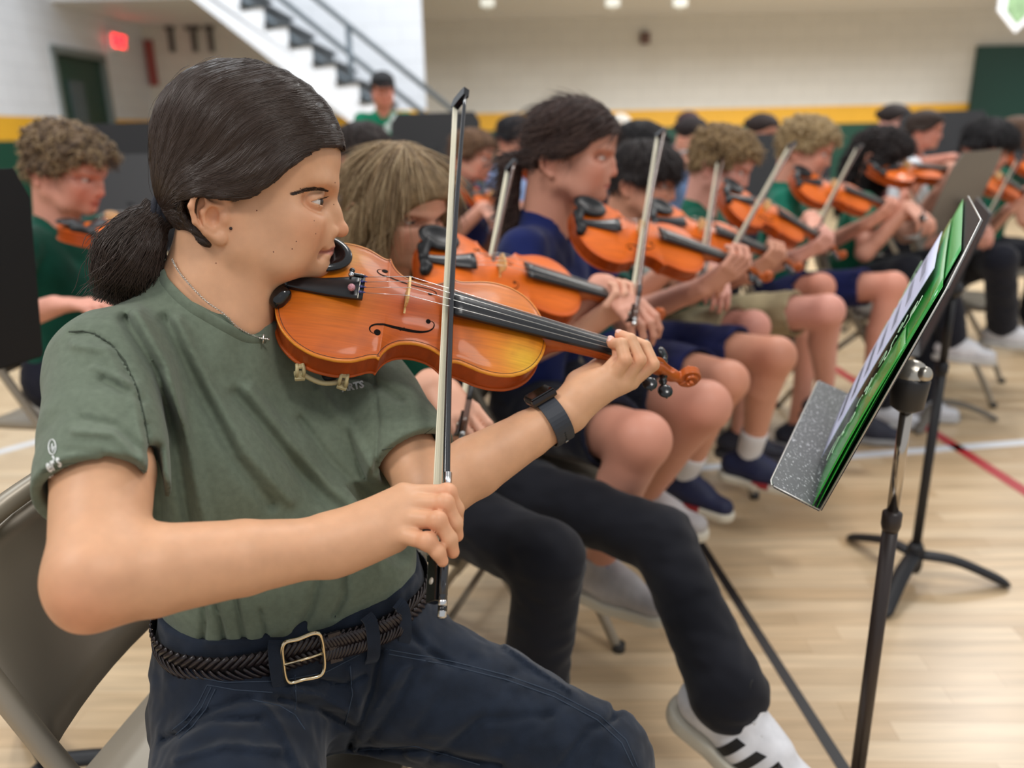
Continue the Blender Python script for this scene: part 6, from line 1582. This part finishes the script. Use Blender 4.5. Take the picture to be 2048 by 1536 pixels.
def long_strands(p, n, r, cols, zlo=-.20):
    """fine straight hair lying over the long hair of a player"""
    root, M_, ho = p['root'], p['M'], p['hair']; Mi = M_.inverted(); HW = parent_world(root) @ ho.matrix_basis
    bv = BVHTree.FromPolygons([Mi @ (HW @ v.co) for v in ho.data.vertices], [tuple(f.vertices) for f in ho.data.polygons]); rn = random.Random(11)
    tot = 0
    for ci, col in enumerate(cols):
        cu = bpy.data.curves.new('hair_strands', 'CURVE'); cu.dimensions = '3D'; cu.bevel_depth = 1.0; cu.bevel_resolution = 0
        for k in range(n//len(cols)):
            az = rn.uniform(-math.pi, math.pi); x0 = rn.uniform(-.03, .11); w = []; tgt = Vector((.015+.085*math.cos(az), .078*math.sin(az), .03))
            s0 = Vector((x0, .002*math.copysign(1, math.sin(az)), .12)); end = rn.uniform(zlo, zlo+.10); m = 16; drift = rn.gauss(0, .25)
            for i in range(m):
                t = i/(m-1)
                if t < .4: q = s0.lerp(tgt, t/.4); d = (q-Vector((.03, 0, .03))); d = d.normalized() if d.length > 1e-4 else Vector((0, 0, 1)); o = Vector((.03, 0, .03))+d*.4; hh = bv.ray_cast(o, -d)
                else:
                    z = .03+(end-.03)*(t-.4)/.6; a2 = az+drift*(t-.4); d = Vector((math.cos(a2)*1.05, math.sin(a2), 0)).normalized(); hh = bv.ray_cast(Vector((.015, 0, z))+d*.4, -d)
                if hh[0] is None: continue
                if w and (hh[0]-w[-1]).length > .06: break
                w.append(hh[0]+hh[1]*rn.uniform(.0005, .002))
            if len(w) < 4: continue
            tot += 1; sp = cu.splines.new('POLY'); sp.points.add(len(w)-1); co = []
            for q in w: co += [q.x, q.y, q.z, 1]
            sp.points.foreach_set('co', co); sp.points.foreach_set('radius', [r]*len(w))
        o = bpy.data.objects.new('hair_strands', cu); COL.objects.link(o); cu.materials.append(mat('strand_%d' % col[0], col, .45, .5)); o.matrix_basis = M_; localize(o, root); o['kind'] = 'stuff'

def tufts(p, n, r, length, cols, curl=0.0, down=(.25, 0, -1), lift=.004, spread=.22, face=False):
    """short locks following the surface of a hair mesh"""
    root, M_, ho = p['root'], p['M'], p['hair']; rn = random.Random(len(root.name)*7+n); me = ho.data; T_ = M_.inverted() @ parent_world(root) @ ho.matrix_basis; T3 = T_.to_3x3(); polys = me.polygons; npoly = len(polys)
    for col in cols:
        cu = bpy.data.curves.new('hair_strands', 'CURVE'); cu.dimensions = '3D'; cu.bevel_depth = 1.0; cu.bevel_resolution = 0
        for k in range(n//len(cols)):
            f = polys[rn.randrange(npoly)]; c = T_ @ f.center; nn = (T3 @ f.normal).normalized()
            if c.z < -.05 and length < .06 and c.x < 0 and nn.z < -.5: continue
            back = Vector((c.x-.02, c.y, 0)); g = Vector(down)+Vector((c.x*6-.1, c.y*7, 0)); t = (g-nn*g.dot(nn))
            if t.length < 1e-3: continue
            t.normalize(); b = nn.cross(t); t = (t+b*rn.gauss(0, .45 if curl else spread)).normalized(); L_ = length*rn.uniform(.6, 1.3); ph = rn.random()*6.28; m = 9 if curl else 5; w = []
            for i in range(m):
                u = i/(m-1); q = c+t*L_*u*(.7 if curl else 1)+nn*(.0015-.35*L_*u*u*.5)+nn*lift*u
                if curl: q = q+(b*math.cos(u*9+ph)+nn*math.sin(u*9+ph))*curl
                w.append(q)
            if face and any(q.x > .045 and abs(q.y) < .062 and q.z < .078 for q in w): continue
            sp = cu.splines.new('POLY'); sp.points.add(len(w)-1); co = []
            for q in w: co += [q.x, q.y, q.z, 1]
            sp.points.foreach_set('co', co); sp.points.foreach_set('radius', [r*(1-.75*(i/(len(w)-1))**2) for i in range(len(w))])
        o = bpy.data.objects.new('hair_strands', cu); COL.objects.link(o); cu.materials.append(mat('strand_%d_%d' % (col[0], col[1]), col, .55, .4)); o.matrix_basis = M_; localize(o, root); o['kind'] = 'stuff'
GREEN = (24, 92, 72); NAVY = (26, 32, 78)
# blonde player beside the one in focus
vB = place_violin((838, 522, 1.40), (1335, 612), 'orange violin of the blonde player, just behind the sharp one')
bB = place_bow((922, 884, 1.22), (1030, 322), 'bow rising just right of the sharp bow, held by the blonde player')
plB = player('person with long straight blonde hair, black trousers and white sneakers, second in the row', (775, 425), 1.56, -42, .22, 'long', (128, 106, 78), (218, 164, 138), GREEN, 'trousers', (24, 25, 32), vB, bB,
    knees=(P(1095, 1118, 1.35), P(1325, 1080, 1.50)), ankles=(Vector((P(1060, 1330, 1.40).x, P(1060, 1330, 1.40).y, .12)), P(1468, 1412, 1.335)), torso_yaw=-18, h=.0042,
    shoe=dict(col=(222, 222, 226), sole=(206, 200, 184), stripes=True, dir=[Vector((.9, -.3, -.0)), Vector((.72, -.60, -.30))]), sc=.95, flare=1.22, shs=1.2)
tufts(plB, 5000, .0008, .10, [(140, 116, 84), (108, 86, 60), (166, 144, 110)], 0, (0, 0, -1), .0015, .06, True)
# navy shirt, ponytail
vN = place_violin((1150, 448, 1.72), (1552, 538), 'orange violin of the player in the navy shirt with a ponytail')
bN = place_bow((1268, 650, 1.52), (1330, 258), 'bow of the ponytailed player in navy, third bow in the row')
plN = player('person in navy shirt with brown ponytail and bare knees, third in the row', (1112, 325), 1.86, -8, .04, 'pony', (52, 36, 32), (204, 146, 124), (24, 34, 84), 'shorts', (22, 24, 40), vN, bN,
    knees=(P(1285, 880, 1.55), P(1410, 812, 1.72)), ankles=(P(1195, 1130, 1.72), P(1290, 990, 2.05)), torso_yaw=-22, h=.0042, shoe=dict(col=(176, 172, 172), sole=(206, 204, 204), lace=(96, 106, 196), dir=[Vector((.8, -.6, 0)), Vector((.8, -.5, 0))]), sc=1.0)
# dark haired, pale printed shirt
vD = place_violin((1300, 440, 2.18), (1612, 522), 'orange violin of the dark haired player in navy shorts', L_=.59)
bD = place_bow((1408, 560, 2.0), (1448, 315), 'bow of the dark haired player in navy shorts')
plD = player('person with short dark hair, navy shorts and navy and red sneakers, fourth in the row', (1262, 372), 2.40, -12, .14, 'fringe', (34, 28, 28), (206, 148, 122), (40, 92, 84), 'shorts', NAVY, vD, bD,
    knees=(P(1455, 762, 2.02), P(1552, 712, 2.16)), ankles=(P(1365, 955, 2.25), P(1495, 915, 2.35)), torso_yaw=-25, h=.0048, shoe=dict(col=(28, 34, 66), sole=(206, 208, 212), accent=(150, 40, 44), dir=[Vector((.75, -.65, -.05)), Vector((.85, -.5, -.05))]), sock=(216, 214, 214), print_=(1300, 545, 22, 60), sc=.95)
# sandy hair, khaki shorts
vE = place_violin((1448, 392, 2.438), (1700, 500), 'orange violin of the sandy haired player in khaki shorts')
bE = place_bow((1420, 592, 2.099), (1592, 285), 'bow of the sandy haired player in khaki shorts')
plE = player('person with short sandy hair, green T-shirt and khaki shorts, fifth in the row', (1420, 335), 2.650, -14, .30, 'curly', (128, 104, 72), (216, 158, 142), GREEN, 'shorts', (168, 154, 122), vE, bE,
    knees=(P(1505, 655, 2.438), P(1655, 622, 2.523)), ankles=(P(1480, 870, 2.650), P(1648, 800, 2.915)), torso_yaw=-20, h=.0050, shoe=dict(col=(40, 42, 56), sole=(60, 60, 66)), sc=.95)
# curly blond, navy shorts
vF = place_violin((1590, 362, 2.915), (1830, 425), 'orange violin of the curly blond player in navy shorts')
bF = place_bow((1630, 470, 2.650), (1725, 290), 'bow of the curly blond player, seen short above the next violin', L_=.66)
plF = player('person with curly blond hair, green T-shirt and navy shorts, sixth in the row', (1592, 305), 3.095, -14, .22, 'curly', (158, 134, 96), (216, 154, 132), (20, 104, 84), 'shorts', (26, 34, 84), vF, bF,
    knees=(P(1640, 575, 2.915), P(1785, 572, 2.968)), ankles=(None, None), torso_yaw=-20, h=.0055, shoe=dict(col=(40, 42, 56), sole=(150, 150, 150)), sc=.95)
# dark curls, green shirt, black trousers
vG = place_violin((1755, 345, 3.180), (1940, 338), 'brown violin held level by the player with dark curls', zh=Vector((0, -.35, .9)))
bG = place_bow((1852, 440, 2.915), (1808, 325), 'short looking bow over the level brown violin', L_=.66)
plG = player('person with long dark curls and green T-shirt, seventh in the row', (1745, 318), 3.339, -25, .25, 'longcurly', (34, 28, 28), (206, 150, 128), (30, 104, 78), 'trousers', (24, 26, 34), vG, bG,
    knees=(P(1815, 540, 3.127), P(1900, 520, 3.180)), torso_yaw=-20, h=.006, shoe=dict(col=(196, 198, 204), sole=(180, 180, 180)), sc=.95)
# white shirt behind
plH = player('person in white shirt sitting farther back, dark hair tied behind', (1835, 268), 4.6, -10, 0, 'pony', (50, 38, 32), (206, 140, 120), (222, 226, 232), 'trousers', (30, 32, 40), None, None, h=.008, torso_yaw=-20, arms=dict(L=P(1905, 315, 4.3), R=P(1850, 345, 4.3)))
# black hair, right
vI = place_violin((1945, 345, 3.328), (2085, 400), 'orange violin at the right edge, under a black fringe')
bI = place_bow((1962, 470, 3.120), (2045, 315), 'bow at the right edge of the row', L_=.66)
plI = player('person with black fringe and black trousers at the right end of the row', (1955, 300), 3.484, -60, .22, 'fringe', (26, 24, 26), (208, 150, 130), (20, 70, 54), 'trousers', (24, 26, 36), vI, bI,
    knees=(P(1880, 545, 3.120), P(2000, 520, 3.172)), ankles=(P(1905, 680, 3.224), P(2005, 655, 3.432)), torso_yaw=-35, h=.006, shoe=dict(col=(206, 206, 210), sole=(186, 184, 180), dir=[Vector((.8, -.6, 0)), Vector((.85, -.5, 0))]), sc=.97)
vJ = place_violin((2030, 320, 4.056), (2200, 350), 'violin cut by the right edge, behind the black fringed player')
plJ = player('person with long brown hair at the right edge, partly outside the picture', (2018, 285), 4.212, -20, .1, 'long', (84, 62, 48), (206, 150, 128), (20, 84, 64), 'trousers', (26, 28, 36), vJ, None, h=.008)
# second row, seen between the heads
vM = place_violin((935, 385, 3.4), (1070, 425), 'violin of the light brown haired player left of the ponytail')
bM = place_bow((985, 440, 3.2), (1035, 300), 'bow in the gap left of the ponytailed player', L_=.66)
plM = player('person with light brown short hair and navy polo, behind the sharp bow', (930, 318), 3.6, -15, .12, 'short', (116, 86, 62), (214, 154, 132), (26, 32, 82), 'shorts', (150, 140, 120), vM, bM, h=.0065, torso_yaw=-20, sc=.95)
vO = place_violin((1050, 340, 3.7), (1170, 375), 'violin mostly hidden behind the ponytail')
plO = player('person with black hair and light blue shirt, left of the ponytail', (1020, 285), 3.9, -30, .15, 'short', (26, 24, 28), (206, 146, 122), (150, 178, 226), 'trousers', (30, 32, 44), vO, None, h=.0065, torso_yaw=-20)
plQ = player('person with dark hair tied back in light blue shirt playing a flute', (1372, 280), 4.7, -35, .1, 'bun', (36, 28, 28), (204, 146, 122), (126, 158, 208), 'trousers', (30, 32, 44), None, None, h=.008, arms=dict(L=P(1410, 300, 4.4), R=P(1360, 325, 4.4)))
plR = player('person with dark hair bun behind the sandy haired player', (1512, 270), 5.0, -35, .1, 'bun', (44, 34, 32), (200, 144, 122), (60, 70, 80), 'trousers', (30, 32, 44), None, None, h=.009)
plS = player('person with black hair behind the dark haired player', (1262, 310), 3.1, -25, .15, 'short', (24, 22, 24), (198, 140, 118), (36, 36, 46), 'trousers', (30, 32, 44), None, None, h=.008)
plT = player('person with dark brown hair in the back between dark curls and white shirt', (1775, 250), 5.2, -40, .05, 'bun', (40, 32, 30), (200, 150, 136), (120, 60, 70), 'trousers', (30, 32, 44), None, None, h=.009)
plU = player('person with dark hair just behind the blonde head', (712, 318), 2.9, -20, .1, 'short', (44, 36, 34), (204, 150, 130), (30, 36, 60), 'trousers', (30, 32, 44), None, None, h=.008)
plV = player('person in the far back right of the stair, hair up', (1370, 258), 6.2, -60, .05, 'bun', (60, 40, 44), (196, 140, 130), (170, 120, 130), 'trousers', (30, 32, 44), None, None, h=.010)
plW = player('person with light hair far back left of the flute player', (1235, 262), 6.4, -60, .05, 'bun', (196, 190, 180), (206, 160, 140), (120, 120, 126), 'trousers', (30, 32, 44), None, None, h=.010)
# standing by the stairs
plX = player('person standing by the stairs in black cap and green T-shirt', (765, 185), 5.3, -75, .12, 'cap', (30, 26, 26), (196, 130, 110), (18, 118, 86), 'trousers', (30, 32, 44), None, None, h=.008, standing=True, print_=(790, 254, 3, 2, 4.2))
# left side
vL = place_violin((165, 468, 2.02), (345, 425), 'violin of the curly haired player at far left', zh=camdir((.1, .35, .85)))
bL = None
plL = player('person with curly brown hair and dark green T-shirt at far left, hand by the strings', (112, 348), 2.25, -5, .28, 'curly', (112, 92, 72), (214, 152, 132), (16, 72, 58), 'trousers', (24, 26, 40), vL, None, h=.005, torso_yaw=-12, arms=dict(L=None, R=P(108, 612, 1.92)), sc=1.0)
# flute
fm = mat('flute_silver', (206, 206, 210), .2, metal=1)
a, b = P(1345, 308, 4.42), P(1415, 296, 4.25); mb = MB(); mb.tube([a, b], .011, 10); tag(mb.build('flute', fm), 'silver flute held across by the player in light blue', 'flute')
tufts(plE, 1500, .0016, .035, [(140, 114, 80), (104, 82, 58), (170, 144, 106)], .003); tufts(plF, 1500, .0018, .035, [(170, 146, 108), (132, 108, 76), (196, 174, 136)], .003)
tufts(plL, 1400, .0018, .038, [(120, 98, 74), (70, 54, 44), (158, 134, 100)], .004); tufts(plD, 1200, .0013, .045, [(34, 28, 28), (54, 46, 44)]); tufts(plM, 900, .0016, .04, [(116, 86, 62), (92, 66, 48)])
tufts(plN, 2200, .0008, .05, [(52, 36, 32), (78, 58, 50)], 0, (-1, 0, -.35), .0012, .08); tufts(plI, 1100, .0018, .05, [(24, 22, 24), (44, 40, 42)]); tufts(plG, 1600, .0022, .05, [(34, 28, 28), (54, 44, 42)], .006)
tufts(plO, 700, .0018, .045, [(26, 24, 28), (46, 42, 46)]); tufts(plS, 600, .0018, .045, [(24, 22, 24), (40, 36, 38)]); tufts(plU, 600, .0016, .045, [(44, 36, 34), (64, 54, 50)])
# chairs under the row
for i, (p, lb) in enumerate(((plB, 'folding chair under the blonde player'), (plN, 'folding chair under the ponytailed player in navy'), (plD, 'folding chair under the player in printed shirt'), (plE, 'folding chair under the player in khaki shorts'), (plF, 'folding chair under the curly blond player'), (plG, 'folding chair under the player with dark curls'),
      (plI, 'folding chair under the black fringed player'), (plH, 'folding chair under the player in white'), (plM, 'folding chair under the player in navy polo'), (plO, 'folding chair under the black haired player in light blue'), (plL, 'folding chair under the curly haired player at far left'), (plJ, 'folding chair under the player at the right edge'), (plQ, 'folding chair under the flute player'),
      (plR, 'folding chair under the person behind the sandy haired player'), (plS, 'folding chair under the person behind the dark haired player'), (plT, 'folding chair under the person between dark curls and white shirt'), (plU, 'folding chair under the person behind the blonde head'), (plV, 'folding chair under the person far back right of the stair'), (plW, 'folding chair under the light haired person far back'))):
    t = p['tf']; add_chair(p['pel'].x+t.x*.03, p['pel'].y+t.y*.03, math.atan2(t.y, t.x), lb)
# stands in the back and at the left
stand_at(0, 0, 0, (-150, 570, 1.25), bl_m, 'black music stand cut by the left edge, desk side on', 1.25+math.pi, .15, w=.40, h=.34, foot=.2)
stand_at(0, 0, 0, (250, 330, 3.2), bl_m, 'black music stand behind the curly haired player, below the doorway', -.2, .25)
stand_at(0, 0, 0, (262, 402, 2.6), bl_m, 'low black music stand right of the curly haired player', -.1, .5)
stand_at(0, 0, 0, (868, 290, 4.2), bl_m, 'black music stand right of the standing person, behind the blonde head', -.3, .2)
stand_at(0, 0, 0, (1560, 330, 4.2), bl_m, 'black music stand behind the curly blond player', -.3, .3)
stand_at(0, 0, 0, (1885, 275, 5.0), bl_m, 'black music stand right of the white shirt, against the wall', -.3, .3)
